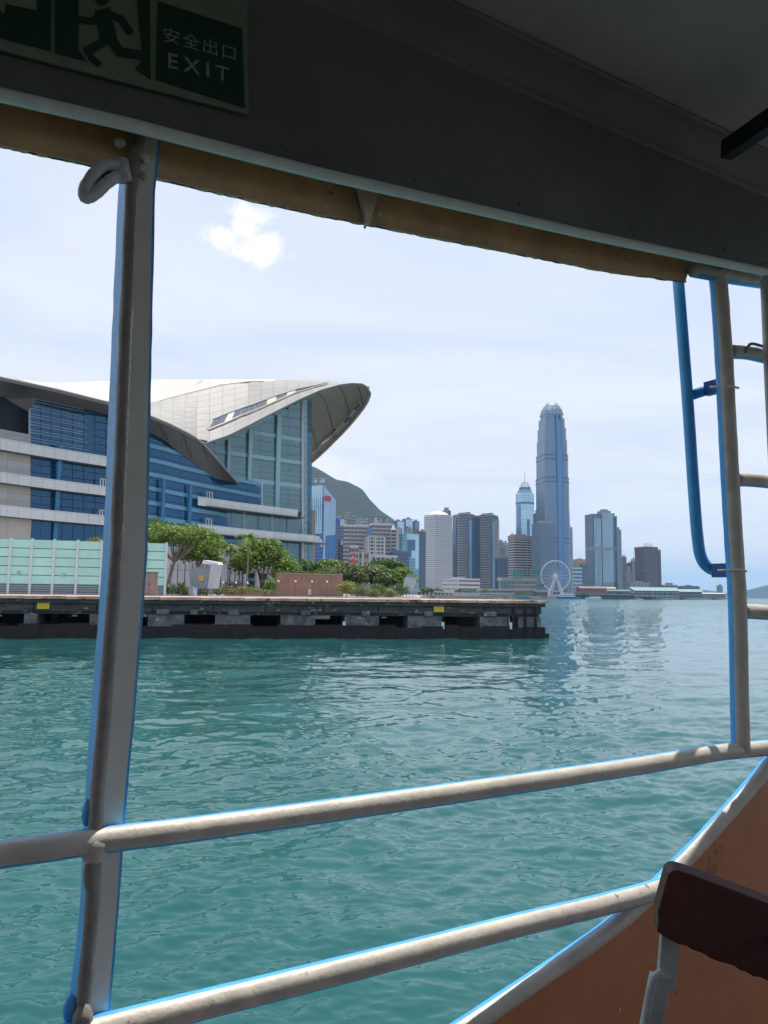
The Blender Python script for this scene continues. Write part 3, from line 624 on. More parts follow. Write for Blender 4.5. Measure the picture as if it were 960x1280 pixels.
# angular vent building with hood
m_vent = mat('pale_vent_concrete', (.50, .52, .54), .7, var=.06, vscale=.5); m_ventd = mat('grey_vent_face', (.26, .30, .34), .7, var=.08, vscale=.5)
D = 116
vt = thing('vent_shaft', 'slanted pale grey concrete vent with a white hood beside the palms', 'vent shaft', G(262, D, LAND))
b = MB(); b.prism([U(239, 735, D), U(262, 735, D), U(267, 706, D), U(262, 709, D), U(243, 709, D), U(236, 716, D)], (0, 3, 0)); b.build('front_face', m_ventd, vt)
b = MB(); b.prism([U(259, 735.5, D - .3), U(267.5, 735.5, D - .3), U(272.5, 706, D - .3), U(263.5, 706, D - .3)], (0, 3.2, 0)); b.build('side_fin', m_vent, vt)
b = MB(); b.prism([U(252, 705, D - .4), U(272.8, 706, D - .4), U(272, 703, D - .4), U(254, 700, D - .4)], (0, 3.6, .1)); b.build('hood', mat('white_metal', (.74, .75, .76), .5), vt)
for k in range(4):
    b = MB(); a = U(249.5 + k * .2, 708.2 - k * .9, D - .15); c = U(263, 708.4 - k * .9, D - .15); b.bar(a, c, .1, .05); b.build('louvre', m_louv, vt)
p = U(251.5, 722.5, D - .15); b = MB(); b.box(p.x, p.y, p.z, .62, .06, .8); pl = tag(b.build('placard', m_yel), 'orange yellow placard on the grey face of the slanted vent', 'placard')
b = MB(); [b.box(p.x, p.y - .04, p.z + .2 - k * .16, .4, .02, .05) for k in range(3)]; b.build('faded_print', mat('faded_sign_print', (.5, .3, .03)), pl, kind='stuff')
for x, w, h, lab in ((238.5, .62, 1.3, 'grey electrical box left of the slanted vent'), (243.5, .5, 1.1, 'pale blue grey electrical box nearest the slanted vent')):
    p = G(x, D - 3, LAND); eb = thing('electrical_box', lab, 'electrical box', p)
    mt = m_ventd if x < 240 else mat('pale_blue_box', (.45, .55, .62), .6); b = MB(); b.box(p.x, p.y, LAND + h / 2, w, .4, h); b.build('body', mt, eb)
    b = MB(); b.box(p.x, p.y - .21, LAND + h / 2, w - .1, .02, h - .14); b.build('door', mt, eb)
    b = MB(); b.box(p.x, p.y, LAND + h + .03, w + .1, .5, .06); b.build('lid', m_vent, eb)
# round concrete vent near the point
D = 150
v2 = thing('vent_tower', 'leaning white concrete vent tower at the right end of the trees', 'vent tower', G(512, D, LAND))
b = MB(); b.prism([U(503, 738.5, D), U(516, 738.5, D), U(520, 728, D), U(519.5, 719.5, D), U(509, 718.5, D), U(505.5, 726, D)], (0, 3.5, 0)); b.build('shell', m_vent, v2)
b = MB(); b.prism([U(508, 719.5, D - .3), U(520, 720.5, D - .3), U(517.5, 717.6, D - .3), U(511.5, 717, D - .3)], (0, 4, 0)); b.build('hood', m_ventd, v2)
# red-brown wall with planting, lamps
m_brick = mat('red_brown_tile', (.30, .165, .125), .8, var=.12, vscale=.8, randtint=.06)
D = 128
wl_ = thing('planter_wall', 'long red-brown tiled wall with a hedge on top beside the broad tree', 'wall', G(386, D, LAND))
zt = U(386, 717.5, D).z; a, c = G(345, D, LAND), G(428, D + 4, LAND); n = 11
b = MB(); dd = c - a; nrm = Vector((dd.y, -dd.x, 0)).normalized(); b.ob((a + c) / 2 + Vector((0, 0, (zt - LAND) / 2 - .05)) - nrm * .4, dd / 2, nrm * .35, (0, 0, (zt - LAND) / 2 - .05)); b.build('core', m_brick, wl_)
for i in range(n):
    for k in range(3):
        q = a + dd * ((i + .5) / n); hgt = (zt - LAND) / 3; b = MB(); b.ob((q.x, q.y, LAND + hgt * (k + .5)), dd * (.488 / n), nrm * .05, (0, 0, hgt / 2 - .018)); b.build('tile_panel', m_brick, wl_)
b = MB(); b.ob((a + c) / 2 + Vector((0, 0, zt - LAND + .06)) - nrm * .35, dd * .502, nrm * .5, (0, 0, .09)); b.build('coping', mat('coping', (.36, .24, .19), .8), wl_)
p = (a + c) / 2; b = MB()
for s in (-.14, .14): b.box(p.x + s, p.y - .1, LAND + .75, .22, .08, .9)
b.build('wall_plaque', mat('white_metal', (.74, .75, .76)), wl_)
p2 = G(322, 124, LAND); lw_ = thing('low_planter', 'low red-brown planter kerb under the clipped shrubs', 'planter', p2)
for i in range(12):
    q = G(281 + i * 5.6, 124, LAND); b = MB(); b.box(q.x + .35, q.y, LAND + .27, .72, .5, .54); b.build('kerb_block', m_brick, lw_)
m_post = mat('dark_post', (.10, .10, .11), .5); m_globe = mat('globe_white', (.85, .85, .82), .3)
def lamp(x, D, h, lab):
    p = G(x, D, LAND); t = thing('lamp_post', lab, 'lamp post', p, 'globe lamp posts on the promenade')
    b = MB(); b.tube([p, p + Vector((0, 0, h))], .05, 6); b.build('pole', m_post, t)
    b = MB(); b.ball(p + Vector((0, 0, h + .12)), .16, 8); b.build('globe', m_globe, t)
for x, lab in ((278.5, 'short globe lamp just right of the slanted vent'), (294.5, 'short globe lamp between two clipped yellow shrubs'), (309, 'short globe lamp at the left end of the low planter blocks'), (347.5, 'short globe lamp at the left end of the red-brown wall'), (369, 'short globe lamp before the left half of the red-brown wall'), (389.5, 'short globe lamp before the middle of the red-brown wall'), (408.5, 'short globe lamp before the right half of the red-brown wall')):
    lamp(x, 118, 1.9 if x < 340 else 2.2, lab)
# promenade railing
rl = thing('promenade_railing', 'low dark metal railing along the promenade edge behind the pier', 'railing', G(400, 118, LAND))
for zz_ in (.25, .62, .98):
    b = MB(); b.bar(G(212, 113, LAND + zz_), G(520, 120, LAND + zz_), .05, .05); b.build('rail', mat('railing_grey', (.22, .20, .19), .6), rl)
for i in range(78):
    t = i / 77; x = 212 + 308 * t; p = G(x, 113 + 7 * t, LAND); b = MB(); b.box(p.x, p.y, LAND + .5, .06, .06, 1.0); b.build('post', mat('railing_grey', (.22, .20, .19)), rl)

# ---- trees and shrubs
def leafmat(n, a, b_, sc=.9): return mat(n, a, .6, col2=b_, vscale=sc, trans=.3, detail=3)
m_lf1 = leafmat('leaf_bright', (.055, .135, .015), (.21, .29, .03)); m_lf2 = leafmat('leaf_dark', (.025, .085, .018), (.11, .19, .03)); m_lf3 = leafmat('leaf_grey', (.085, .13, .04), (.17, .20, .07))
m_lf4 = leafmat('leaf_yellow', (.13, .17, .015), (.28, .28, .03)); m_lf5 = leafmat('leaf_red', (.06, .02, .02), (.12, .05, .035)); m_bark = mat('bark', (.15, .12, .095), .9, var=.3, vscale=2); m_barkp = mat('pale_bark', (.26, .23, .20), .9, var=.25, vscale=2)
def leaves(b, clumps, n, size, rd, flat=.6):
    for (c, r) in clumps:
        for _ in range(n):
            v = Vector((rd.gauss(0, 1), rd.gauss(0, 1), rd.gauss(0, 1))); v.normalize(); v *= r * (rd.random() ** .4) * 1.25
            v.z *= flat; q = Vector(c) + v; s = size * rd.uniform(.6, 1.3)
            nn = (v.normalized() * .7 + Vector((rd.uniform(-1, 1), rd.uniform(-1, 1), rd.uniform(.1, 1.2)))).normalized()
            e = nn.orthogonal().normalized(); e = (Matrix.Rotation(rd.uniform(0, 6.28), 3, nn) @ e); g = nn.cross(e)
            b.add([q - e * s, q - g * s * .55, q + e * s, q + g * s * .55], [(0, 1, 2, 3)])
def tree(name, label, px, D, h, w, crown0, mt, bark, seed, group, n=85, lean=0, size=.26, branches=7, flat=.55, clumps=24, depth=.8, base_z=None):
    rd = random.Random(seed); z0 = LAND if base_z is None else base_z; p = G(px, D, z0); t = thing(name, label, 'tree', p, group)
    b = MB(); tips = []; zc = h * crown0
    fork = p + Vector((lean * w * .15, 0, zc * .8)); b.tube([p, p + Vector((lean * w * .05, .05, zc * .4)), fork], [h * .035, h * .026, h * .022], 7)
    cl_ = []
    for i in range(clumps):
        a = i * 2.399 + rd.uniform(-.4, .4); rr_ = math.sqrt((i + .5) / clumps) * rd.uniform(.8, 1.05); dome = math.sqrt(max(0, 1 - (rr_ * .92) ** 2))
        zc_ = zc + (h - zc) * (.12 + .82 * dome * rd.uniform(.6, 1)); c = p + Vector((lean * w * .25 + math.cos(a) * rr_ * w * .45, math.sin(a) * rr_ * w * .45 * depth, zc_)); cl_.append((c, w * rd.uniform(.09, .17)))
    for i in range(branches):
        c = cl_[int((i + .5) * clumps / branches)][0]; m_ = fork.lerp(c, .5) + Vector((rd.uniform(-.3, .3), rd.uniform(-.3, .3), -.03 * h)); b.tube([fork - Vector((0, 0, .2)), m_, c], [h * .017, h * .011, h * .004], 5)
    b.build('trunk', bark, t)
    b = MB(); leaves(b, cl_, n, size, rd, flat); b.build('crown', mt, t); return t
gt = 'promenade trees'
tree('spreading_tree', 'spreading tree with bare grey limbs leaning right of the mint hoarding', 208, 126, 11.2, 15, .62, m_lf1, m_barkp, 2, gt, n=210, lean=.5, branches=16, flat=.5, clumps=40)
tree('spreading_tree', 'dark rounded tree top just above the hoarding, right of the window post', 191, 134, 13.2, 10, .5, m_lf2, m_bark, 3, gt, n=120, clumps=30)
tree('spreading_tree', 'bright green tree top peeping over the hoarding left of the window post', 132, 124, 9.4, 8, .5, m_lf4, m_bark, 4, gt, n=70)
tree('broad_tree', 'broad bright green tree with a low dark crown left of the red-brown wall', 328, 137, 10.4, 11.5, .10, m_lf1, m_bark, 6, gt, n=210, flat=.8, clumps=44, size=.3)
tree('broad_tree', 'smaller dull green tree between the broad tree and the wall hedge', 355, 146, 6.8, 6, .3, m_lf3, m_bark, 7, gt, n=80)
for k, (x, D, h, w, mt, lab) in enumerate((
    (372, 158, 6.6, 8, m_lf2, 'dark green tree behind the left end of the red-brown wall'), (392, 160, 6.5, 8, m_lf2, 'dark green tree behind the middle of the red-brown wall'), (412, 160, 6.9, 8, m_lf1, 'mid green tree behind the right part of the red-brown wall'),
    (428, 156, 6.2, 7.5, m_lf3, 'grey green tree beyond the right end of the red-brown wall'), (446, 158, 5.8, 8, m_lf3, 'grey green tree with pale stems, middle of the low right-hand row'), (464, 158, 5.9, 8, m_lf3, 'grey green tree below the low white building'), (481, 168, 7.4, 9, m_lf2, 'dark rounded tree rising highest in the low right-hand row'), (496, 158, 5.2, 7, m_lf1, 'yellowish green tree beside the leaning white vent tower'))):
    tree('broad_tree', lab, x, D, h * 1.06, w * 1.25, .14 if x < 425 else .28, mt, m_barkp if x > 425 else m_bark, 20 + k, gt, n=200, flat=.7, clumps=30, branches=9, size=.3)
tree('broad_tree', 'bright green tree between the spreading tree and the leftmost palm', 246, 134, 9.6, 8.5, .42, m_lf1, m_barkp, 5, gt, n=150, clumps=30, flat=.6)
def palm(px, D, h, seed, lab):
    rd = random.Random(seed); p = G(px, D, LAND); t = thing('palm_tree', lab, 'palm tree', p, 'palms in front of the convention centre')
    b = MB(); b.tube([p, p + Vector((.1, 0, h * .5)), p + Vector((rd.uniform(-.2, .2), 0, h))], [.17, .13, .11], 7); b.build('trunk', m_barkp, t)
    top_ = p + Vector((0, 0, h)); b = MB()
    for i in range(15):
        a = i * 2.4 + rd.uniform(-.2, .2); el = rd.uniform(-.25, 1.1); L_ = rd.uniform(1.9, 2.7); pts = []
        for j in range(7):
            s = j / 6; pts.append(top_ + Vector((math.cos(a) * L_ * s * math.cos(el * .6), math.sin(a) * L_ * s * math.cos(el * .6), L_ * (s * math.sin(el) - s * s * .75))))
        for j in range(6):
            d = pts[j + 1] - pts[j]; sd_ = d.cross(Vector((0, 0, 1))).normalized()
            for sg_ in (-1, 1):
                for q in (0, .5):
                    o_ = pts[j].lerp(pts[j + 1], q); tip = o_ + sd_ * sg_ * (.75 - .06 * j) + d * .5 - Vector((0, 0, .30))
                    b.add([o_, o_ + d * .55, tip], [(0, 1, 2)])
    b.build('crown', m_lf1, t); return t
for k, (x, D, h, lab) in enumerate(((258, 139, 9.7, 'palm with yellowing fronds, leftmost of the palms by the balcony'), (271, 140, 9.2, 'palm standing second from left in front of the glass corner'), (286, 140, 9.0, 'palm standing third from left, right of the slanted vent'), (298, 142, 8.4, 'shorter palm left of the tall dark palm'), (308, 129, 10.0, 'tall dark trunked palm left of the broad green tree'))):
    palm(x, D, h, 40 + k, lab)
def shrub(px, D, w, h, mt, lab, name='shrub'):
    rd = random.Random(int(px * 7)); p = G(px, D, LAND); t = thing(name, lab, 'shrub', p, 'clipped shrubs along the promenade')
    b = MB(); [b.tube([p, p + Vector((math.cos(a) * w * .25, math.sin(a) * w * .2, h * .6))], [.04, .02], 5) for a in (0, 1.3, 2.5, 3.8, 5)]; b.build('stem', m_bark, t)
    b = MB(); leaves(b, [(p + Vector((rd.uniform(-.33, .33) * w, rd.uniform(-.3, .3) * w, h * rd.uniform(.35, .78))), w * .28) for _ in range(11)], 60, .17, rd, .8); b.build('foliage', mt, t)
for x, D, w, h, mt, lab in ((224, 115, 3.0, 1.5, m_lf2, 'dark low shrub at the right foot of the hoarding'), (232, 114, 1.6, 1.2, m_lf4, 'small yellow green shrub left of the electrical boxes'), (273, 122, 1.5, 1.3, m_lf4, 'rounded yellow shrub just right of the slanted vent'), (286, 122, 1.9, 1.5, m_lf4, 'rounded yellow shrub between the first two globe lamps'), (301, 122, 1.9, 1.4, m_lf4, 'rounded yellow shrub right of the second globe lamp'),
    (318, 127, 2.6, 1.1, m_lf4, 'flat yellow green shrub on the low planter blocks'), (290, 128, 4.2, 2.4, m_lf5, 'dark red leaved shrub behind the rounded yellow shrubs'), (310, 129, 3.0, 1.9, m_lf2, 'dark green shrub behind the low planter'), (337, 124, 2.6, 2.9, m_lf1, 'tall clipped shrub at the left end of the red-brown wall'), (333, 122, 1.3, 1.0, m_lf4, 'tiny yellow shrub below the tall clipped shrub'), (433, 126, 2.9, 2.6, m_lf4, 'bright yellow green shrub at the right end of the wall'), (466, 133, 2.0, 1.3, m_lf4, 'small bright shrub under the grey green trees'), (489, 138, 2.2, 1.1, m_lf4, 'small bright shrub left of the leaning vent tower')):
    shrub(x, D, w, h, mt, lab)
for x, D, w, h, mt, lab in ((440, 143, 3.4, 2.3, m_lf2, 'dark green shrub mass at the left end of the pergola'), (453, 143, 3.2, 1.7, m_lf3, 'grey green shrub under the left half of the pergola'), (474, 144, 3.6, 2.2, m_lf2, 'dark shrub under the middle of the pergola'), (484, 144, 3.0, 1.6, m_lf1, 'bright shrub under the right half of the pergola'), (499, 146, 3.4, 2.4, m_lf2, 'dark shrub tucked against the leaning vent tower'),
    (252, 121, 2.4, 1.2, m_lf2, 'low dark shrub right behind the slanted vent base'), (214, 117, 2.4, 2.2, m_lf3, 'grey green shrub tucked behind the hoarding end'), (345, 133, 4.0, 4.2, m_lf2, 'tall dark bush filling the gap left of the red-brown wall')):
    shrub(x, D, w, h, mt, lab)
# cycad beside the hoarding
rd = random.Random(77); p = G(226, 113, LAND); cy = thing('cycad', 'spiky dark cycad right of the hoarding end', 'cycad', p)
b = MB(); b.tube([p, p + Vector((0, 0, 1.0))], [.2, .16], 7); b.build('trunk', m_bark, cy); b = MB()
for i in range(26):
    a = i * 2.4; el = rd.uniform(.1, 1.3); q = p + Vector((0, 0, 1.0)); L_ = 1.5; e = q + Vector((math.cos(a) * L_ * math.cos(el), math.sin(a) * L_ * math.cos(el), L_ * math.sin(el) - .25)); sd_ = (e - q).cross(Vector((0, 0, 1))).normalized() * .12
    m_ = q.lerp(e, .5) + Vector((0, 0, .15)); b.add([q, m_ - sd_, e, m_ + sd_], [(0, 1, 2, 3)])
b.build('crown', m_lf2, cy)
# hedge on the wall
rd = random.Random(9); hg = thing('hedge', 'thin dark hedge growing along the top of the red-brown wall', 'hedge', G(386, 129.5, zt))
b = MB(); leaves(b, [(G(346 + i * 2.1, 129.6 + i * .1, zt + .28), .42) for i in range(39)], 26, .13, rd, .7); b.build('foliage', m_lf2, hg)
b = MB(); [b.tube([G(348 + i * 6, 129.6 + i * .3, zt - .1), G(348 + i * 6, 129.6 + i * .3, zt + .3)], .03, 5) for i in range(13)]; b.build('stem', m_bark, hg)
# white frames among the right-hand trees: a pergola
pg = thing('pergola', 'grey post pergola half hidden under the grey green trees', 'pergola', G(460, 147, LAND))
for i in range(13):
    p = G(440 + i * 4.6, 147, LAND); b = MB(); b.box(p.x, p.y, LAND + .8, .2, .2, 1.5 + .4 * (i % 2)); b.build('post', m_ventd, pg)
b = MB(); b.bar(G(439, 147, LAND + 1.65), G(497, 147, LAND + 1.65), .2, .14); b.build('beam', m_ventd, pg)

# ================================================================== CONVENTION CENTRE
m_roof = mat('grey_roof_metal', (.30, .285, .26), .62, var=.05, vscale=.1, randtint=.05); m_roofc = mat('cream_roof_metal', (.54, .505, .42), .5, var=.03, vscale=.2, randtint=.03)
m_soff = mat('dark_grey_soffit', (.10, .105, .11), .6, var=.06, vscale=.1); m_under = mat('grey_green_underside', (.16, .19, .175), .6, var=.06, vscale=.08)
m_panel = mat('white_grey_panel', (.60, .63, .63), .5, randtint=.05); m_stone = mat('beige_stone', (.44, .42, .40), .8, var=.05, vscale=.4, randtint=.05)
g_blue = glass('blue_glass', (.045, .23, .47), .5, refl=(.30, .52, .80), body=.50); g_teal = glass('teal_glass', (.45, .66, .70), .8, refl=(.62, .84, .92), body=.8)
m_mull = mat('white_mullion', (.40, .52, .62), .4); m_in = mat('blue_interior', (.10, .22, .34), .7, var=.3, vscale=.2); m_inlite = mat('pale_blue_spandrel', (.09, .29, .42), .25); m_teal = mat('teal_beam', (.27, .46, .51), .3); m_dark = mat('dark_interior', (.03, .04, .05), .8)
cc = thing('convention_centre', 'big glass waterfront hall with a swooping wing-shaped pale roof', 'convention centre', G(280, 230, LAND))
FX = [-60, 0, 134, 200, 247, 300, 328]; FD = [143, 152, 171.5, 187, 201, 217, 226]
DF = lambda x: itp(x, FX, FD)
DA = lambda x: 226 * 1270 / (1600 - x)
Z = lambda px, py, D: U(px, py, D).z
def fpane(x0, x1, z0, z1, off, th, Df, name, mt, par, gap=.05, thing_=None):
    a, c = G(x0, Df(x0) + off, z0), G(x1, Df(x1) + off, z0); d = c - a; d.z = 0; n = Vector((d.y, -d.x, 0)).normalized()
    L_ = d.length; e = d / L_; b = MB(); q = (a + c) / 2
    b.ob((q.x, q.y, (z0 + z1) / 2), e * (L_ / 2 - gap), n * th / 2, (0, 0, (z1 - z0) / 2 - gap)); return b.build(name, mt, par)
# balcony bands on the left face
bz = [(Z(60, 559.5, DF(60) - 2.2), Z(60, 572, DF(60) - 2.2)), (Z(60, 599.5, DF(60) - 2.2), Z(60, 611, DF(60) - 2.2)), (Z(60, 638.5, DF(60) - 2.2), Z(60, 650.5, DF(60) - 2.2))]
pxs = [-60, -45, -30, -15, 0, 7.5, 22.5, 38, 53, 68, 82.5, 96, 110, 124, 138, 152]
for zt_, zb_ in bz:
    for i in range(len(pxs) - 1): fpane(pxs[i], pxs[i + 1], zb_, zt_, -2.2, .25, DF, 'balcony_panel', m_panel, cc, .03)
    for i in range(len(pxs) - 1): fpane(pxs[i], pxs[i + 1], zb_ - .05, zb_ + .15, -1.0, 2.3, DF, 'balcony_floor', m_soff, cc, .0)
    b = MB(); [b.bar(G(pxs[i], DF(pxs[i]) - 2.2, zt_ + .12), G(pxs[i + 1], DF(pxs[i + 1]) - 2.2, zt_ + .12), .3, .16) for i in range(len(pxs) - 1)]; b.build('balcony_coping', mat('white_metal', (.74, .75, .76)), cc)
# left face glass: upper glazing and three storeys between the balconies
gx = [37, 50, 63, 76, 90, 104, 118, 132, 146]
def zone(z0, z1, rows, xs, g, par=cc):
    for i in range(len(xs) - 1):
        for k in range(rows): fpane(xs[i], xs[i + 1], z0 + (z1 - z0) * k / rows, z0 + (z1 - z0) * (k + 1) / rows, 0, .12, DF, 'glass_pane', g, par, .07)
zone(bz[0][0] - .4, Z(60, 496, DF(60)), 7, gx, g_blue)
zone(bz[1][0] - .3, bz[0][1] + .2, 3, gx, g_blue); zone(bz[2][0] - .3, bz[1][1] + .2, 3, gx, g_blue); zone(LAND, bz[2][1] + .2, 3, gx, g_blue)
# transom bars over the upper glazing
b = MB(); zA, zB = bz[0][0] - .4, Z(60, 496, DF(60))
for k in range(8):
    for dz in (0, .55):
        z_ = zA + (zB - zA) * k / 7 + dz
        if z_ < zB: b.bar(G(37, DF(37) - .15, z_), G(100, DF(100) - .15, z_), .07, .09); b.bar(G(100, DF(100) - .15, z_), G(150, DF(150) - .15, z_), .07, .09)
b.build('transom', m_mull, cc, kind='stuff')
for x in (65, 199, 233):
    b = MB(); q = G(x, DF(x) - .02, LAND); b.box(q.x, q.y, 20, .9, .4, 32 if x < 100 else 25, R(50)); b.build('column', mat('bright_blue_column', (.02, .17, .36), .3), cc)
# right part of the face: alternating bands
gx2 = [146, 165, 183, 204, 225, 247, 268, 289, 309, 327]
zr = [LAND + 1.75 * k for k in range(24)]
for i in range(len(gx2) - 1):
    ztop = Z(gx2[i], itp(gx2[i], [146, 181, 205, 228, 263, 298, 327], [526, 535, 546, 563, 588, 602, 601]), DF(gx2[i]))
    for k in range(len(zr) - 1):
        if zr[k + 1] < ztop and zr[k] > LAND + 6: fpane(gx2[i], gx2[i + 1], zr[k], zr[k + 1], 0, .12, DF, 'glass_pane', g_blue, cc, .05)
    for k in range(0, len(zr) - 1, 2):
        if zr[k] < ztop + 1: fpane(gx2[i], gx2[i + 1], zr[k] + .3, zr[k] + 1.25, -.09, .1, DF, 'spandrel', m_inlite, cc, .0)
for x in (327.5,):
    b = MB(); b.bar(G(x, DF(x) - .3, LAND), G(x, DF(x) - .3, Z(x, 603, DF(x))), .35, .35); b.build('corner_mullion', mat('white_metal', (.74, .75, .76)), cc)
# inner dark wall a few metres behind the glass
b = MB(); xs = [37, 80, 134, 200, 247, 300, 328]; b.sheet([[G(x, DF(x) + 4, 2) for x in xs], [G(x, DF(x) + 4, Z(x, itp(x, [37, 134, 181, 228, 263, 298, 328], [494, 518, 533, 562, 586, 600, 604]), DF(x) + 4)) for x in xs]], (0, 1, 0)); b.build('inner_wall', m_in, cc)
# stone wall at far left, loggia shade above painted as a near-black wall
for zt_, zb_ in ((bz[0][0] + 2.4, bz[0][0] - .1), (bz[0][1], bz[1][0]), (bz[1][1], bz[2][0]), (bz[2][1], LAND)):
    h_ = (zt_ - zb_) / 3
    for i, (x0, x1) in enumerate(((-60, -20), (-20, 8), (8, 37))):
        for k in range(3): fpane(x0, x1, zb_ + h_ * k, zb_ + h_ * (k + 1), -.3, .4, DF, 'stone_panel', m_stone, cc, .02)
b = MB(); b.sheet([[G(x, DF(x) + 3, bz[0][0]) for x in (-60, 0, 37)], [G(x, DF(x) + 3, Z(x, 486, DF(x))) for x in (-60, 0, 37)]], (0, 1, 0)); b.build('loggia_shade_wall', m_dark, cc)
b = MB(); b.bar(G(37, DF(37) - .1, bz[0][0]), G(37, DF(37) - .1, Z(37, 498, DF(37))), .3, .3); b.build('corner_mullion', m_mull, cc)
# white frames at balcony ends
for x, y, Df in ((129, 604.5, lambda x: DF(x) - 2.2), (128, 643.5, lambda x: DF(x) - 2.2), (262, 621, lambda x: 203), (261, 654, lambda x: 203)):
    b = MB(); D_ = Df(x); w = 3.6 * D_ / F
    for s in (-1, 0, 1): q = U(x + s * 4, y, D_); b.bar(U(x + s * 3.4, y - 6, D_), U(x + s * 3.4, y + 5, D_), .18, .18)
    b.bar(U(x - 3.8, y - 6, D_), U(x + 3.8, y - 5.4, D_), .18, .18); b.build('gate_frame', mat('white_metal', (.74, .75, .76)), cc)

# ---- roof
Nx = [-60, -30, 0, 70, 134, 183, 211, 240, 254, 286, 320, 352, 375, 400, 425, 440, 454, 461, 462]
Ny = [455, 464, 472, 487, 503, 518.5, 530, 544.5, 555, 544, 527, 510.5, 499, 488, 481, 479.3, 480.3, 486, 491]
Nd = [136, 141, 145, 155, 164, 175, 182, 192, 198, 206, 214, 220, 224.5, 229.5, 234, 236.6, 239, 241, 241.5]
Rx = [-60, -30, 20, 60, 100, 134, 200, 300, 380, 420, 440, 454, 461, 462]; Ry = [454.5, 463, 474, 479.6, 478, 477, 475, 474.6, 475.3, 476.6, 478, 479.6, 485.5, 490.5]; Rd = [200, 205, 215, 228, 240, 250, 268, 264, 256, 250, 246, 242.5, 242, 242]
Mx = [-60, 60, 134, 184, 228, 276, 310, 380, 440, 462]; My = [454.8, 484.2, 502.4, 506, 494, 482, 477.5, 476.4, 478.6, 490.8]; Md = [138, 156, 169, 205, 222, 237, 246, 247, 242, 241.8]
def roofP(x, v):                       # v 0..1 near edge -> break line, 1..2 break line -> ridge
    ny, nd = itp(x, Nx, Ny), itp(x, Nx, Nd); my, md = itp(x, Mx, My), itp(x, Mx, Md); ry, rd_ = itp(x, Rx, Ry), itp(x, Rx, Rd)
    my = min(my, ny - .05); md = max(md, nd + .3); ry = min(ry, my - .05); rd_ = max(rd_, md + .3)
    if v <= 1: return U(x, ny + (my - ny) * v, nd + (md - nd) * v)
    return U(x, my + (ry - my) * (v - 1), md + (rd_ - md) * (v - 1))
xs = list(np.linspace(-60, 250, 42)) + list(np.linspace(256, 461.8, 44))
b = MB(); rows = [[roofP(x, v) for x in xs] for v in (0, .25, .5, .75, 1, 1.33, 1.66, 2)]
b.sheet(rows, (0, 0, -.5)); b.build('roof_shell', mat('roof_joint', (.26, .255, .25), .7), cc)
b = MB()   # rear slope of the roof, falling away behind the ridge to the far edge
FXT = [(462, 491, 242), (461.5, 495, 245), (459, 502, 249), (454, 510, 254), (447, 519, 260), (438, 530, 267), (428, 541, 274), (418, 551, 281), (408, 561, 288), (398, 570.5, 295), (388, 579, 302), (376, 589, 310), (300, 600, 330), (-60, 600, 330)]
NXT = [462, 458, 452, 444, 434, 422, 408, 394, 380, 364, 346, 328, 240, -60]
def farP(x): k = [-a for a in NXT]; return U(*[itp(-x, k, [f_[j] for f_ in FXT]) for j in range(3)])
b.sheet([[roofP(x, 2) for x in xs], [roofP(x, 2).lerp(farP(x), .5) + Vector((0, 0, 2.0)) for x in xs], [farP(x) + Vector((-.3, .5, .9)) for x in xs]], (0, 0, -.4)); b.build('rear_roof', m_roofc, cc)
pc = [95, 134, 160, 183, 200, 216, 232, 246, 262, 278, 294, 310, 326, 342, 358, 374, 390, 406, 422, 438]
vr = [0, .13, .26, .39, .52, .65, .78, .89, 1.0]
def rpanel(x0, x1, v0, v1, mt):
    q = [roofP(x0, v0), roofP(x1, v0), roofP(x1, v1), roofP(x0, v1)]; c = sum(q, Vector()) / 4
    if (q[2] - q[1]).length < .5: return
    q = [c + (p - c) * (1 - .07 / max(.5, (p - c).length)) for p in q]
    b = MB(); b.prism([p + Vector((0, 0, .02)) for p in q], (0, 0, .14)); b.build('roof_panel', mt, cc)
for i in range(len(pc) - 1):
    for k in range(len(vr) - 1): rpanel(pc[i], pc[i + 1], vr[k], vr[k + 1], m_roof)
for i in range(0, 12):
    x0, x1 = 20 + i * 27, 20 + (i + 1) * 27
    for v0, v1 in ((1, 1.5), (1.5, 2)): rpanel(x0, x1, v0, v1, m_roofc)
def rim(tab, name, r, mt, dz=0):
    b = MB(); b.tube([p + Vector((0, 0, dz)) for p in tab], r, 8); return b.build(name, mt, cc, smooth=True)
rim([roofP(x, 0) for x in xs], 'roof_rim', .33, mat('rim_grey', (.20, .21, .22), .5))
rim([roofP(x, 1) for x in np.linspace(150, 330, 24)], 'roof_seam', .18, m_soff, .1)
b = MB(); pts = [(252, 476), (244, 481), (238, 488), (232, 494)]; b.tube([U(x, y, itp(y, [475, 494], [262, 224]) - 1) for x, y in pts], .35, 6); b.build('roof_seam', m_stone, cc)
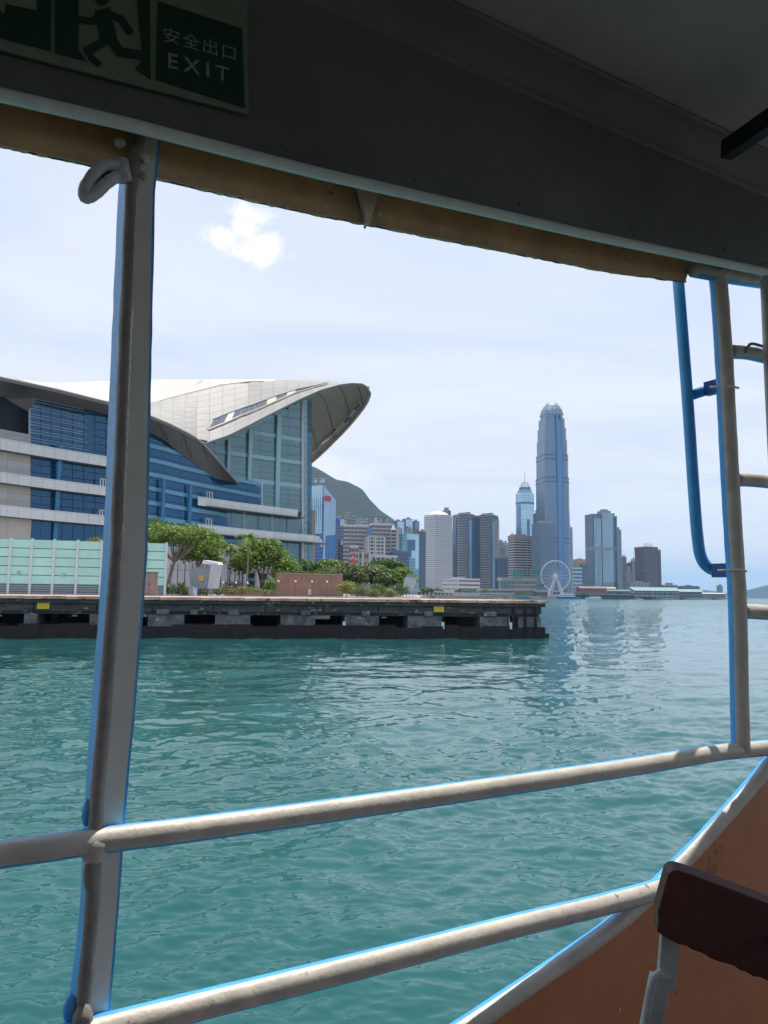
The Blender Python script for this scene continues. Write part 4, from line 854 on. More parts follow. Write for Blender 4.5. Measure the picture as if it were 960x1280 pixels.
# skylight slot
def rat(px, py, up=.25):
    ny, my = itp(px, Nx, Ny), itp(px, Mx, My); v = max(0, min(1, (ny - py) / (ny - my))); p = roofP(px, v); d = p - EYEV; return p - d.normalized() * .9 + Vector((0, 0, up))
upper = [(267, 525.4), (285, 518), (303, 511.5), (320, 505.7), (346, 496), (371, 488), (390, 484), (410, 479.6)]
lower = [(260, 538), (279, 530.5), (300, 521), (320, 513.6), (346, 502), (368, 492.4), (388, 486.4), (410, 480.6)]
m_sky = mat('skylight_glass', (.045, .06, .085), .2, spec=.8)
for i in range(len(upper) - 1):
    for j in range(2):
        def L2(t, tab): a, c = tab[i], tab[i + 1]; return (a[0] + (c[0] - a[0]) * t, a[1] + (c[1] - a[1]) * t)
        t0_, t1_ = j * .5 + .03, j * .5 + .47
        q = [rat(*L2(t0_, lower)), rat(*L2(t1_, lower)), rat(*L2(t1_, upper)), rat(*L2(t0_, upper))]
        b = MB(); b.prism(q, (0, 0, -.15)); b.build('skylight_pane', m_roofc if (i, j) in ((1, 0), (3, 1), (4, 1)) else m_sky, cc)
b = MB(); b.tube([rat(*p) for p in lower], .28, 6); b.build('skylight_kerb', m_roofc, cc); b = MB(); b.tube([rat(*p) for p in upper], .22, 6); b.build('skylight_kerb', m_soff, cc)
# soffit of the front wing
sx = [-60, 0, 40, 100, 134, 181, 205, 228, 263, 280, 298]; sy = [492, 496, 497.5, 510, 518.5, 536.5, 550, 569, 594, 600, 606]
ux = [-60, -30, 0, 70, 134, 183, 211, 240, 254, 270, 298]; uy = [455, 464, 472, 487, 503, 518.5, 530, 544.5, 555, 573, 604.5]; ud = [136, 141, 145, 155, 164, 175, 182, 192, 197, 202, 211]
xs2 = list(np.linspace(-60, 297.5, 60))
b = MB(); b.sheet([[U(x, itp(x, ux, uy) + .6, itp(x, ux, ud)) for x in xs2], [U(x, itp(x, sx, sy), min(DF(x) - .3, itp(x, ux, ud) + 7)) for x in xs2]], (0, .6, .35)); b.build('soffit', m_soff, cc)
rim([U(x, itp(x, ux, uy), itp(x, ux, ud) - .1) for x in np.linspace(248, 297.5, 14)], 'roof_rim', .30, mat('rim_grey', (.2, .21, .22)))
for x in (205, 236, 262):
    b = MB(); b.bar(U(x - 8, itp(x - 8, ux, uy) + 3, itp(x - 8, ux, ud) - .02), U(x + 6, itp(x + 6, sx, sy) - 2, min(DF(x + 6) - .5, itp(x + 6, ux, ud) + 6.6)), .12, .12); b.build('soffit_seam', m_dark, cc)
b = MB(); b.prism([U(6, 497, 146), U(40, 497.5, 150), U(29, 511, 152), U(20, 506, 151)], (0, 2, 0)); b.build('soffit_fin', m_soff, cc)
# underside of the great canopy
nx_ = [462, 458, 452, 444, 434, 422, 408, 394, 380, 364, 346, 328]
fx_ = [(462, 491, 242), (461.5, 495, 245), (459, 502, 249), (454, 510, 254), (447, 519, 260), (438, 530, 267), (428, 541, 274), (418, 551, 281), (408, 561, 288), (398, 570.5, 295), (388, 579, 302), (376, 589, 310)]
rows = []
for t in np.linspace(0, 1, 9):
    row = []
    for x, f_ in zip(nx_, fx_):
        a = U(x, itp(x, Nx, Ny) + .5, itp(x, Nx, Nd) + .2); c = U(*f_); p = a.lerp(c, t); p.z += math.sin(math.pi * t) * (c - a).length * .10; row.append(p)
    rows.append(row)
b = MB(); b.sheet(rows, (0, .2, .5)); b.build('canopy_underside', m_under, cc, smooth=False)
for k in (3, 5, 7, 9):
    b = MB(); b.tube([r_[k] - Vector((0, .15, .12)) for r_ in rows], .16, 6); b.build('canopy_seam', m_soff, cc)
rim([U(*f_) for f_ in fx_], 'roof_rim', .55, mat('rim_grey', (.2, .21, .22)))
b = MB(); b.tube([U(f_[0] - 4.5 - i * .35, f_[1] - 3.5, f_[2] - 3) for i, f_ in enumerate(fx_) if i > 2], .22, 6); b.build('canopy_gutter', m_stone, cc)
b = MB(); b.bar(U(402, 554.5, 283), U(411.5, 547.5, 277), .5, .5); b.build('canopy_light_slot', mat('white_metal', (.74, .75, .76)), cc)
for x, y, D_ in ((417, 540, 268), (434, 525, 258), (447, 509, 250)):
    b = MB(); b.bar(U(x - 3, y + 3, D_ + 4), U(x + 2, y - 3, D_), .7, .3); b.build('canopy_slot', m_dark, cc)
# ---- glass prow
ax_ = [250, 268, 287, 308, 325.5, 343, 360, 378]
ytop = lambda x: itp(x, [254, 286, 320, 352, 375, 390], [551, 540, 523, 507, 496, 489])
zlo = Z(330, 632, DA(330)) - 1
for i in range(len(ax_) - 1):
    x0, x1 = ax_[i], ax_[i + 1]; zt_ = Z(x0, ytop(x0) + 3, DA(x0)); z_ = zlo; h_ = 2.9
    while z_ < zt_ - .5: fpane(x0, x1, z_, min(z_ + h_, zt_ + 1.5), 0, .1, DA, 'glass_pane', g_teal, cc, .05); z_ += h_
bl_ = [Z(340, 544, DA(340)), Z(340, 573.5, DA(340)), Z(340, 603.5, DA(340))]
for z_ in bl_: b = MB(); b.sheet([[G(x, DA(x) - .12, z_ - .55) for x in (268, 300, 340, 377)], [G(x, DA(x) - .12, z_ + .55) for x in (268, 300, 340, 377)]], (0, 8, 0)); b.build('floor_slab', m_teal, cc)
for x, w in ((307, 1.1), (343, 1.4), (280, .9)):
    b = MB(); q = G(x, DA(x) + .22, LAND); q2 = Z(x, ytop(x) + 8, DA(x) + 1.2); b.box(q.x, q.y, (q2 + LAND) / 2, w, .7, q2 - LAND, R(40)); b.build('column', m_teal, cc)
b = MB(); [b.bar(G(268, DA(268) - .1, zlo + 1.45 * k), G(378, DA(378) - .1, zlo + 1.45 * k), .06, .08) for k in range(1, 9)]; b.build('transom', m_mull, cc, kind='stuff')
b = MB(); b.sheet([[G(x, DA(x) + 10, 3) for x in (246, 320, 378)], [G(x, DA(x) + 10, Z(x, ytop(x) + 8, DA(x) + 10)) for x in (246, 320, 378)]], (0, 1, 0)); b.build('inner_wall', mat('hall_interior', (.26, .33, .37), .8, var=.5, vscale=.25), cc)
rr = random.Random(4)
for k in range(9):
    x = rr.choice((315, 332, 352, 366, 322)); z_ = rr.uniform(zlo + 2, bl_[0]); q = G(x, DA(x) + 5, z_); b = MB(); b.box(q.x, q.y, z_, rr.uniform(1.5, 4), 2, rr.uniform(2, 5)); b.build('interior_partition', mat('partition', (.16, .17, .2) if k % 2 else (.16, .17, .2), .8), cc)
# prow corner: the glossy folded end
zc1 = Z(384, 496, 240)
DE = lambda x: itp(x, [378, 384, 389.5], [DA(378), DA(378) + 1.5, DA(378) + 9])
k = 0; z_ = LAND + 9
while z_ < zc1:
    fpane(378.3, 384, z_, z_ + 2.2, 0, .12, DE, 'corner_pane', glass('pale_glass', (.55, .70, .74), .35), cc, .06); fpane(384, 389.5, z_, z_ + 2.2, 0, .12, DE, 'corner_pane', g_teal, cc, .06); z_ += 2.2
b = MB(); b.sheet([[G(379, DA(378) + 3, LAND), G(387, DA(378) + 9, LAND)], [G(379, DA(378) + 3, zc1), G(387, DA(378) + 9, zc1)]], (0, .5, 0)); b.build('inner_wall', m_teal, cc)
b = MB(); b.bar(G(378.2, DA(378) - .4, LAND + 8), G(378.2, DA(378) - .4, zc1), .55, .55); b.build('corner_mullion', m_panel, cc)
# prow balconies, two decks with glazing between
BXs = [247, 258, 270, 281, 291, 301, 311, 321, 331, 341, 351, 361, 372]
DB = lambda x: itp(x, [247, 330, 372, 392, 399], [199.5, 219, 229, 234, 239])
z1a, z1b = Z(300, 629, DB(300)), Z(300, 638.5, DB(300)); z2a, z2b = Z(300, 661.5, DB(300)), Z(300, 671, DB(300))
for zt_, zb_, xs_b in ((z1a, z1b, BXs), (z2a, z2b, BXs + [382, 392, 399])):
    for i in range(len(xs_b) - 1):
        fpane(xs_b[i], xs_b[i + 1], zb_, zt_, 0, .25, DB, 'balcony_panel', m_panel, cc, .03)
        fpane(xs_b[i], xs_b[i + 1], zb_ - .04, zb_ + .12, 4, 8, DB, 'balcony_floor', m_soff, cc, 0)
    b = MB(); [b.bar(G(xs_b[i], DB(xs_b[i]), zt_ + .12), G(xs_b[i + 1], DB(xs_b[i + 1]), zt_ + .12), .3, .16) for i in range(len(xs_b) - 1)]; b.build('balcony_coping', mat('white_metal', (.74, .75, .76)), cc)
b = MB(); a_, c_ = G(399, DB(399), z2b), G(402, DB(399) + 14, z2b); b.bar((a_ + Vector((0, 0, (z2a - z2b) / 2))), c_ + Vector((0, 0, (z2a - z2b) / 2)), .3, z2a - z2b); b.build('balcony_panel', m_panel, cc)
DG = lambda x: DB(x) + 4
for x0, x1 in zip([268, 288, 305, 322, 340, 358], [288, 305, 322, 340, 358, 376]):
    fpane(x0, x1, z2a - .5, z1b, 0, .1, DG, 'glass_pane', g_teal, cc, .12)
    fpane(x0, x1, LAND + 6, z2b, 1, .1, DG, 'glass_pane', g_teal, cc, .12)
fpane(376, 390, LAND + 6, z2b, 1, .1, DG, 'glass_pane', g_teal, cc, .12)
for x in (305, 340, 268): b = MB(); b.bar(G(x, DG(x) - .3, z2a), G(x, DG(x) - .3, z1b), .4, .4); b.build('window_mullion', m_panel, cc)
b = MB(); xs = [262, 300, 340, 388]; b.sheet([[G(x, DG(x) + 5, LAND) for x in xs], [G(x, DG(x) + 5, z1b) for x in xs]], (0, 1, 0)); b.build('inner_wall', mat('hall_interior', (.26, .33, .37)), cc)
# podium: grey wall with dark openings and pillars
DP = lambda x: min(DF(x) - 2.5, (DB(x) if x > 247 else 999) + 3)
zp0, zp1, zp2, zp3 = LAND, Z(300, 716, DP(300)), Z(300, 703, DP(300)), Z(300, 691, DP(300))
for i in range(14):
    x0, x1 = 192 + i * 11, 203 + i * 11
    for a_, c_ in (((zp0, zp1),) if x0 < 295 else ()) + ((zp1, zp2), (zp2, zp3)):
        fpane(x0, x1, a_, c_, 0, .3, DP, 'podium_panel', mat('grey_podium', (.33, .34, .38), .7, randtint=.08), cc, .05)
for i in range(12):
    q = G(212 + i * 9, 140, LAND); b = MB(); b.tube([q, q + Vector((0, 0, 5.6))], .09, 6); b.build('screen_post', mat('dark_post', (.10, .10, .11)), cc)
b = MB(); b.sheet([[G(x, DB(x) + 7, LAND) for x in (236, 300, 360)], [G(x, DB(x) + 7, z2b - 2) for x in (236, 300, 360)]], (0, 1, 0)); b.build('podium_back', m_dark, cc)
for i in range(7):
    x = 246 + i * 15; b = MB(); q = G(x, DB(x) + 2.5, LAND); b.tube([q, q + Vector((0, 0, 8))], .8, 10); b.build('pillar', m_stone, cc)
# far end return wall
b = MB(); q = G(392, 262, LAND); b.box(q.x - 1.6, q.y, (LAND + Z(388, 642, 262)) / 2 + 1, 2.2, 5, Z(388, 642, 262) - LAND, R(20)); b.build('end_wall', mat('pinkish_stone', (.42, .36, .34), .8), cc)
# solid body behind so nothing shows through
b = MB(); xs = [-60, 134, 247, 328, 376]; b.sheet([[G(x, DF(min(x, 328)) + 30, LAND) for x in xs], [G(x, DF(min(x, 328)) + 30, Z(x, 560, 230)) for x in xs]], (0, 3, 0)); b.build('core_wall', m_dark, cc)

# ================================================================== CITY
def M3(n, c, r=.7, v=.08, s=.02): return mat(n, c, r, var=v, vscale=s)
w_white = M3('tower_white', (.52, .52, .53)); w_grey = M3('tower_grey', (.27, .27, .28)); w_dark = M3('tower_dark', (.11, .12, .14)); w_brown = M3('tower_brown', (.23, .19, .18)); w_pink = M3('tower_pinkgrey', (.37, .345, .34)); w_red = M3('tower_redbrown', (.14, .115, .125))
w_beige = M3('tower_beige', (.36, .33, .29)); w_blue = M3('tower_bluegrey', (.15, .20, .26))
def gl(n, c, r=.12, me=.55): return mat(n, c, r, me, var=.2, vscale=.015)
c_blue = gl('curtain_blue', (.20, .34, .52)); c_dark = gl('curtain_dark', (.06, .085, .12), .15, .4); c_lite = gl('curtain_light', (.42, .60, .72)); c_teal = gl('curtain_teal', (.22, .40, .46)); c_win = gl('window_dark', (.05, .06, .075), .2, .3); c_navy = gl('curtain_navy', (.09, .14, .23)); c_mid = gl('curtain_mid', (.15, .23, .33), .15, .5)
class Tower:
    def __init__(s, name, label, x0, x1, ytop, D, yaw=20, asp=.8, wall=None, group='city towers across the harbour', cat='tower', base=None):
        s.D = D; th = R(abs(yaw)); W_ = (x1 - x0) / F * D
        s.w = W_ / (math.cos(th) + asp * math.sin(th)); s.d = s.w * asp; s.rz = R(yaw)
        base = LAND if base is None else base; s.p = G((x0 + x1) / 2, D + s.d * .5, base); s.base = base; s.h = U((x0 + x1) / 2, ytop, D).z - base
        s.e = Vector((math.cos(s.rz), math.sin(s.rz), 0)); s.n = Vector((-math.sin(s.rz), math.cos(s.rz), 0))
        s.t = thing(name, label, cat, s.p, group); s.wall = wall
    def P(s, u, v, z): q = s.p + s.e * u * s.w / 2 + s.n * v * s.d / 2; return Vector((q.x, q.y, s.base + z))
    def blk(s, name, u0, u1, v0, v1, z0, z1, mt, cut=0, par=None):
        b = MB(); c = cut
        poly = [(u0 + c, v0), (u1 - c, v0), (u1, v0 + c), (u1, v1 - c), (u1 - c, v1), (u0 + c, v1), (u0, v1 - c), (u0, v0 + c)] if cut else [(u0, v0), (u1, v0), (u1, v1), (u0, v1)]
        b.prism([s.P(u, v, z0) for u, v in poly], (0, 0, z1 - z0)); return b.build(name, mt, par or s.t)
    def bands(s, name, mt, u0=-1, u1=1, n=30, z0=0, z1=None, frac=.5, proud=.3, v0=-1, v1=1, sides='fblr'):
        z1 = z1 or s.h; b = MB(); st = (z1 - z0) / n; a = proud / (s.w / 2); c = proud / (s.d / 2)
        for k in range(n):
            za = z0 + st * (k + (1 - frac) / 2); zb_ = za + st * frac
            b.prism([s.P(u0 - a, v0 - c, za), s.P(u1 + a, v0 - c, za), s.P(u1 + a, v1 + c, za), s.P(u0 - a, v1 + c, za)], (0, 0, zb_ - za))
        return b.build(name, mt, s.t, kind='stuff')
    def fins(s, name, mt, n=10, z0=0, z1=None, wd=.35, proud=.4, faces='fl', u0=-1, u1=1):
        z1 = z1 or s.h; b = MB(); st = (u1 - u0) / n
        for k in range(n):
            u = u0 + st * (k + .5)
            if 'f' in faces:
                for vv in (-1, 1): q = s.P(u, vv, (z0 + z1) / 2); b.ob(q, s.e * (st * wd * s.w / 4), s.n * proud, (0, 0, (z1 - z0) / 2))
            if 'l' in faces:
                for uu in (-1, 1): q = s.P(uu, u, (z0 + z1) / 2); b.ob(q, s.n * (st * wd * s.d / 4), s.e * proud, (0, 0, (z1 - z0) / 2))
        return b.build(name, mt, s.t, kind='stuff')
    def grid(s, name, mt, nu, nz, fu=.5, fz=.5, z0=0, z1=None, nv=None, proud=.12, u0=-1, u1=1):
        z1 = z1 or s.h; b = MB(); nv = nv or nu; st = (z1 - z0) / nz
        for k in range(nz):
            z_ = z0 + st * (k + .5)
            for i in range(nu):
                u = u0 + (u1 - u0) * (i + .5) / nu; b.ob(s.P(u, -1, z_), s.e * ((u1 - u0) * s.w / 4 / nu * fu), s.n * proud, (0, 0, st / 2 * fz))
            for i in range(nv):
                v = -1 + 2 * (i + .5) / nv
                uu = -1 if s.rz > 0 else 1      # the side that faces the harbour
                b.ob(s.P(uu, v, z_), s.n * (s.d / 2 / nv * fu), s.e * proud, (0, 0, st / 2 * fz))
                b.ob(s.P(-uu, v, z_), s.n * (s.d / 2 / nv * fu), s.e * proud, (0, 0, st / 2 * fz))
        return b.build(name, mt, s.t, kind='stuff')
# -- two IFC-like tapering tower: setbacks, centre strip, claw crown
D = 1640
t = Tower('skyscraper', 'tallest blue-grey tapering skyscraper with a pale claw crown behind the wheel', 672, 712, 501, D, 12, 1.0, c_blue)
H_ = t.h; secs = [(0, .42, 1.0), (.42, .60, .985), (.60, .72, .95), (.72, .80, .91), (.80, .865, .86), (.865, .915, .79), (.915, .955, .68)]
m_ifc = mat('pale_blue_curtain', (.17, .235, .335), .18, .45, var=.1, vscale=.01)
for a, c, k in secs: t.blk('shaft', -k, k, -k, k, H_ * a, H_ * c, m_ifc, .18)
def ifz(f): return H_ * f
b = MB()
for a, c, k in secs:
    n = max(2, int((c - a) * 90))
    for i in range(n):
        z_ = H_ * (a + (c - a) * (i + .5) / n); f_ = 1 + .35 / (t.w / 2); b.prism([t.P(u * k * f_, v * k * f_, z_) for u, v in ((-.82, -1), (.82, -1), (1, -.82), (1, .82), (.82, 1), (-.82, 1), (-1, .82), (-1, -.82))], (0, 0, .9))
b.build('floor_line', mat('ifc_line', (.165, .225, .315), .2, .35), t.t, kind='stuff')
for z_, k in ((.595, .985), (.713, .95), (.285, 1.0)):
    for dz in (0, 9):
        b = MB(); f_ = 1 + .8 / (t.w / 2); b.prism([t.P(u * k * f_, v * k * f_, ifz(z_) + dz - 8) for u, v in ((-.8, -1), (.8, -1), (1, -.8), (1, .8), (.8, 1), (-.8, 1), (-1, .8), (-1, -.8))], (0, 0, 3.2)); b.build('plant_band', c_navy, t.t)
kz = [(0, 1.0), (.42, 1.0), (.6, .985), (.72, .95), (.8, .91), (.865, .86), (.915, .79), (.955, .68)]
for u0, u1, mt, zc_, pr in ((-.02, .34, mat('centre_strip_blue', (.10, .22, .42), .15, .5), .90, 1.2), (-.09, -.02, c_navy, .93, 1.0), (.34, .41, c_navy, .93, 1.0)):
    for (a, k), (c, k2) in zip(kz, kz[1:]):
        if a >= zc_: break
        c = min(c, zc_); tp_ = .5 if a >= .8 else 1; b = MB(); uc = (.16); q0, q1 = uc + (u0 - uc) * (k if a > .7 else 1), uc + (u1 - uc) * (k if a > .7 else 1)
        b.prism([t.P(q0, -k - pr / (t.w / 2), ifz(a)), t.P(q1, -k - pr / (t.w / 2), ifz(a)), t.P(q1, -k + .1, ifz(a)), t.P(q0, -k + .1, ifz(a))], (0, 0, ifz(c - a))); b.build('centre_strip' if mt is not c_navy else 'shadow_joint', mt, t.t)
m_claw = mat('pale_claw', (.62, .66, .70), .4)
for i in range(36):
    a = 2 * math.pi * i / 36; r_ = lambda k: Vector((math.cos(a) * k, math.sin(a) * k, 0)); fl_ = lambda k: (max(-k, min(k, math.cos(a) * k * 1.25)), max(-k, min(k, math.sin(a) * k * 1.25)))
    b = MB(); b.tube([t.P(*fl_(.72), ifz(.935)), t.P(*fl_(.62), ifz(.965)), t.P(*fl_(.48), ifz(.985)), t.P(*fl_(.30), ifz(1.0) + (1.5 if i % 2 else 0))], [1.5, 1.3, 1.0, .5], 5); b.build('crown_claw', mat('blue_grey_claw', (.34, .41, .50), .4), t.t)
# -- slab block in front (lower left of the tall tower)
t = Tower('office_tower', 'grey gridded office block overlapping the foot of the tallest skyscraper', 666, 694, 654, 1520, 25, .7, c_mid)
t.blk('body', -1, 1, -1, 1, 0, t.h, c_mid); t.bands('floor_line', w_blue, n=38, frac=.35); t.fins('mullion', w_blue, 12, wd=.2); t.blk('roof_plant', -.5, .8, -.6, .6, t.h, t.h + 5, w_grey)
t = Tower('office_tower', 'pale grey slab peeping out right of the tallest skyscraper', 707, 717.5, 659, 1720, -15, .8); t.blk('body', -1, 1, -1, 1, 0, t.h, w_grey); t.bands('window_band', c_lite, n=40); t.blk('roof_plant', -.6, .4, -.6, .6, t.h, t.h + 6, w_grey)
t = Tower('office_tower', 'slim grey tower squeezed left of the tallest skyscraper', 668, 677, 642, 1760, 10, .8); t.blk('body', -1, 1, -1, 1, 0, t.h, w_blue); t.bands('window_band', c_dark, n=44); t.blk('roof_plant', -.5, .5, -.6, .6, t.h, t.h + 9, w_grey)
# -- octagonal teal tower with mast
D = 2150
t = Tower('skyscraper', 'light blue glass skyscraper with chamfered corners, dome frame and tall mast', 643.5, 671, 612, D, 28, 1.0); h_ = t.h
t.blk('shaft', -1, 1, -1, 1, 0, h_ * .97, c_lite, .42); t.bands('floor_line', c_teal, n=42, frac=.28, u0=-.93, u1=.93, v0=-.93, v1=.93, z1=h_ * .95) if False else None
b = MB()
for k in range(46):
    z_ = h_ * .95 * (k + .5) / 46; f_ = 1.012; b.prism([t.P(u * f_, v * f_, z_) for u, v in ((-.58, -1), (.58, -1), (1, -.58), (1, .58), (.58, 1), (-.58, 1), (-1, .58), (-1, -.58))], (0, 0, 1.6))
b.build('floor_line', c_teal, t.t, kind='stuff')
for u0, u1, z1, mt in ((-.5, -.1, .72, c_navy), (.1, .5, .55, c_mid)): t.blk('glass_bay', u0, u1, -1.03, -.9, 0, h_ * z1, mt)
for v0, v1, z1, mt in ((-.4, .3, .86, c_mid),): t.blk('glass_bay', -1.03, -.9, v0, v1, 0, h_ * z1, mt)
t.blk('plant_band', -1.015, 1.015, -1.015, 1.015, h_ * .865, h_ * .885, c_navy, .42); t.blk('crown_step', -.8, .8, -.8, .8, h_ * .97, h_ * 1.0, c_teal, .35); t.blk('crown_ring', -.64, .64, -.64, .64, h_, h_ * 1.03, w_blue, .28)
for i in range(8):
    a = i * math.pi / 4; b = MB(); b.tube([t.P(math.cos(a) * .6, math.sin(a) * .6, h_ * 1.03), t.P(math.cos(a) * .35, math.sin(a) * .35, h_ * 1.075), t.P(0, 0, h_ * 1.09)], 1.2, 5); b.build('dome_rib', m_claw, t.t)
b = MB(); top_ = U(656, 588, D).z - LAND; b.tube([t.P(0, 0, h_ * 1.03), t.P(0, 0, h_ * 1.15), t.P(0, 0, top_)], [1.5, .9, .35], 6); b.build('mast', m_claw, t.t)
for z_ in (1.12, 1.17): b = MB(); b.lathe(t.P(0, 0, h_ * z_), [(.5, -1.5), (2.6, 0), (.5, 1.5)], 8); b.build('mast_disc', m_claw, t.t)
# -- white round-window tower
D = 1630
t = Tower('office_tower', 'white tower with rows of small round windows and a pale domed roof', 529.5, 565, 643.5, D, 38, .62, w_white)
t.blk('body', -1, 1, -1, 1, 0, t.h, mat('white_tower_wall', (.50, .52, .56), .6)); b = MB()
for k in range(38):
    z_ = t.h * (k + .6) / 39
    for (n, face) in ((13, 'f'), (9, 's')):
        for i in range(n):
            q = t.P(-1 + 2 * (i + .5) / n, -1, z_) if face == 'f' else t.P(-1, -1 + 2 * (i + .5) / n, z_)
            e, nn = (t.e, t.n) if face == 'f' else (t.n, t.e); r_ = 1.12
            b.prism([q + e * r_ * math.cos(a) + Vector((0, 0, r_ * math.sin(a))) - nn * .25 for a in [j * math.pi / 3 for j in range(6)]], nn * .4)
b.build('round_window', c_win, t.t, kind='stuff')
t.fins('pier', w_white, 13, wd=.12, proud=.35, faces='f'); q = t.P(0, 0, t.h); b = MB(); b.lathe(q, [(t.w * .40, .0), (t.w * .40, 1.0), (t.w * .3, 5), (t.w * .18, 8.2), (t.w * .05, 9.6)], 20, sx=1.15, sy=.8, rz=0); b.build('roof_dome', mat('cream_roof', (.72, .68, .55), .6), t.t)
t.blk('roof_plant', .3, .8, -.5, .3, t.h, t.h + 10, w_grey)
for u in (-1.005, 1.005): b = MB(); b.bar(t.P(u, -1.01, 0), t.P(u, -1.01, t.h), 1.2, 1.2); b.build('corner_column', mat('corner_white', (.62, .63, .66)), t.t)
t = Tower('residential_tower', 'grey apartment tower rising behind the white round-windowed tower', 552, 563, 638, 1960, 15, .8); t.blk('body', -1, 1, -1, 1, 0, t.h, w_grey); t.bands('window_band', c_win, n=50); t.blk('roof_plant', -.5, .6, -.5, .5, t.h, t.h + 8, w_grey)
# -- twin brown-banded towers
for x0, x1, yt, lab, sd_ in ((566, 594, 643, 'left one of two matching brown banded towers with blue glass corners', 1), (595, 622.5, 644, 'right one of two matching brown banded towers, its right side bright', 2)):
    t = Tower('office_tower', lab, x0, x1, yt, 1800, 20, .7); h_ = t.h
    t.blk('body', -1, 1, -1, 1, 0, h_, mat('warm_granite', (.36, .32, .30), .6)); t.bands('window_band', c_dark, n=48, frac=.55)
    t.blk('glass_corner', .12, .62, -1.1, -.8, 0, h_ * .95, c_mid); t.blk('glass_strip', .3 if sd_ == 2 else .25, .5, -1.14, -1.0, 0, h_ * .93, c_lite); t.blk('dark_strip', .62, 1.03, -1.06, -.7, 0, h_ * .97, c_navy)
    t.blk('side_bay', -1.09, -.8, -.5, .5, 0, h_ * .96, c_navy)
    for u0, u1, z_ in ((-.5, .1, 5), (.2, .6, 7), (.65, .9, 3)): t.blk('roof_plant', u0, u1, -.5, .5, h_, h_ + z_, w_grey)
    if sd_ == 2:
        b = MB()
        for k in range(40): q = t.P(.8, -1.12, h_ * (.3 + .66 * k / 40)); b.ob(q, t.e * (t.w * .14), t.n * 1.0, (0, 0, h_ * .0058))
        b.build('balcony_slab', w_beige, t.t, kind='stuff')
t = Tower('office_tower', 'low white long office block at the foot of the white round-windowed tower', 553, 600, 723.5, 1500, 12, .35, cat='building'); t.blk('body', -1, -.3, -1, 1, 0, t.h, w_white); t.blk('wing', -.3, 1, -1, 1, 0, t.h + .8, w_white); t.bands('window_band', c_win, n=4, frac=.3, u0=-.25, u1=.98); t.grid('window', c_win, 8, 4, .4, .4, u0=-.98, u1=-.35); t.blk('roof_plant', -.5, .2, -.4, .4, t.h, t.h + 3, w_white)
# -- banded brown office block
t = Tower('office_tower', 'brown office block with pale horizontal bands and a slanted brown cap', 636, 664.5, 675, 1560, 22, .6); t.blk('body', -1, 1, -1, 1, 0, t.h, c_win); t.bands('band', mat('pinkish_band', (.42, .37, .36), .6), n=22, frac=.42); t.blk('cap', -1.04, 1.04, -1.06, 1.06, t.h, t.h + 9, w_brown); t.blk('roof_plant', -.4, .5, -.5, .5, t.h + 9, t.h + 13, w_brown)
t.blk('corner_column', .42, .47, -1.08, -.98, 0, t.h, w_pink)
# -- hotel pair to the right: stepped blue grey tower
t = Tower('residential_tower', 'wide blue-grey apartment tower with stepped top right of the wheel', 734, 772, 641, 1800, 14, .6); h_ = t.h
t.blk('wing', -1, -.28, -.9, 1, 0, h_ * .985, w_blue); t.blk('body', -.28, .78, -1, 1, 0, h_, mat('hotel_wall', (.20, .24, .29), .6)); t.blk('wing', .78, 1.04, -.8, 1, 0, h_ * .97, w_blue); t.blk('side_wing', 1.04, 1.22, -.6, .9, 0, h_ * .76, w_grey)
t.bands('window_band', c_lite, -.24, .62, n=46, frac=.42, v1=.9); t.fins('window_column', c_lite, 6, z0=8, z1=h_ * .93, wd=.5, faces='f', u0=-.92, u1=-.35); t.fins('dark_column', c_navy, 2, z0=0, z1=h_ * .95, wd=.5, proud=.9, faces='f', u0=.6, u1=1.0)
t.blk('plant_band', -1.01, 1.05, -1.04, .9, h_ * .555, h_ * .59, w_grey); t.blk('roof_step', -.1, .6, -.6, .6, h_, h_ + 6, w_grey); t.blk('roof_step', .05, .45, -.4, .4, h_ + 6, h_ + 10, w_grey); t.blk('podium', -1.1, 1.2, -1.3, 1, 0, h_ * .06, w_blue)
t = Tower('residential_tower', 'slim grey tower at the right shoulder of the wide stepped tower', 769.5, 777.5, 662, 1850, 10, .8); t.blk('body', -1, 1, -1, 1, 0, t.h, w_grey); t.bands('window_band', c_mid, n=44); t.blk('roof_plant', -.4, .5, -.5, .5, t.h, t.h + 6, w_grey)
# -- dark red-brown twin tower
t = Tower('office_tower', 'dark red-brown glass tower with a red cap and roof sign frame at far right', 796, 826, 684, 1950, 18, .7); h_ = t.h
t.blk('body', -1, .62, -1, 1, 0, h_, gl('bronze_glass', (.13, .12, .145), .2, .3)); t.blk('side_body', .62, 1.08, -.6, 1, 0, h_ * .9, gl('bronze_glass', (.12, .10, .12))); t.fins('mullion', w_red, 16, z1=h_ * .96, wd=.3, proud=.5); t.blk('red_cap', -1.03, .65, -1.04, 1.02, h_ * .955, h_ + 1, mat('dark_red', (.20, .045, .05), .6)); t.blk('plant_band', -1.02, .66, -1.03, 1, h_ * .52, h_ * .545, w_red)
b = MB(); [b.bar(t.P(-.55 + i * .17, -.4, h_), t.P(-.55 + i * .17, -.4, h_ + 9), .6, .6) for i in range(6)]; b.bar(t.P(-.62, -.4, h_ + 4), t.P(.36, -.4, h_ + 4), .8, .8); b.bar(t.P(-.62, -.4, h_ + 9), t.P(.36, -.4, h_ + 9), .8, .8); b.build('roof_frame', w_grey, t.t)
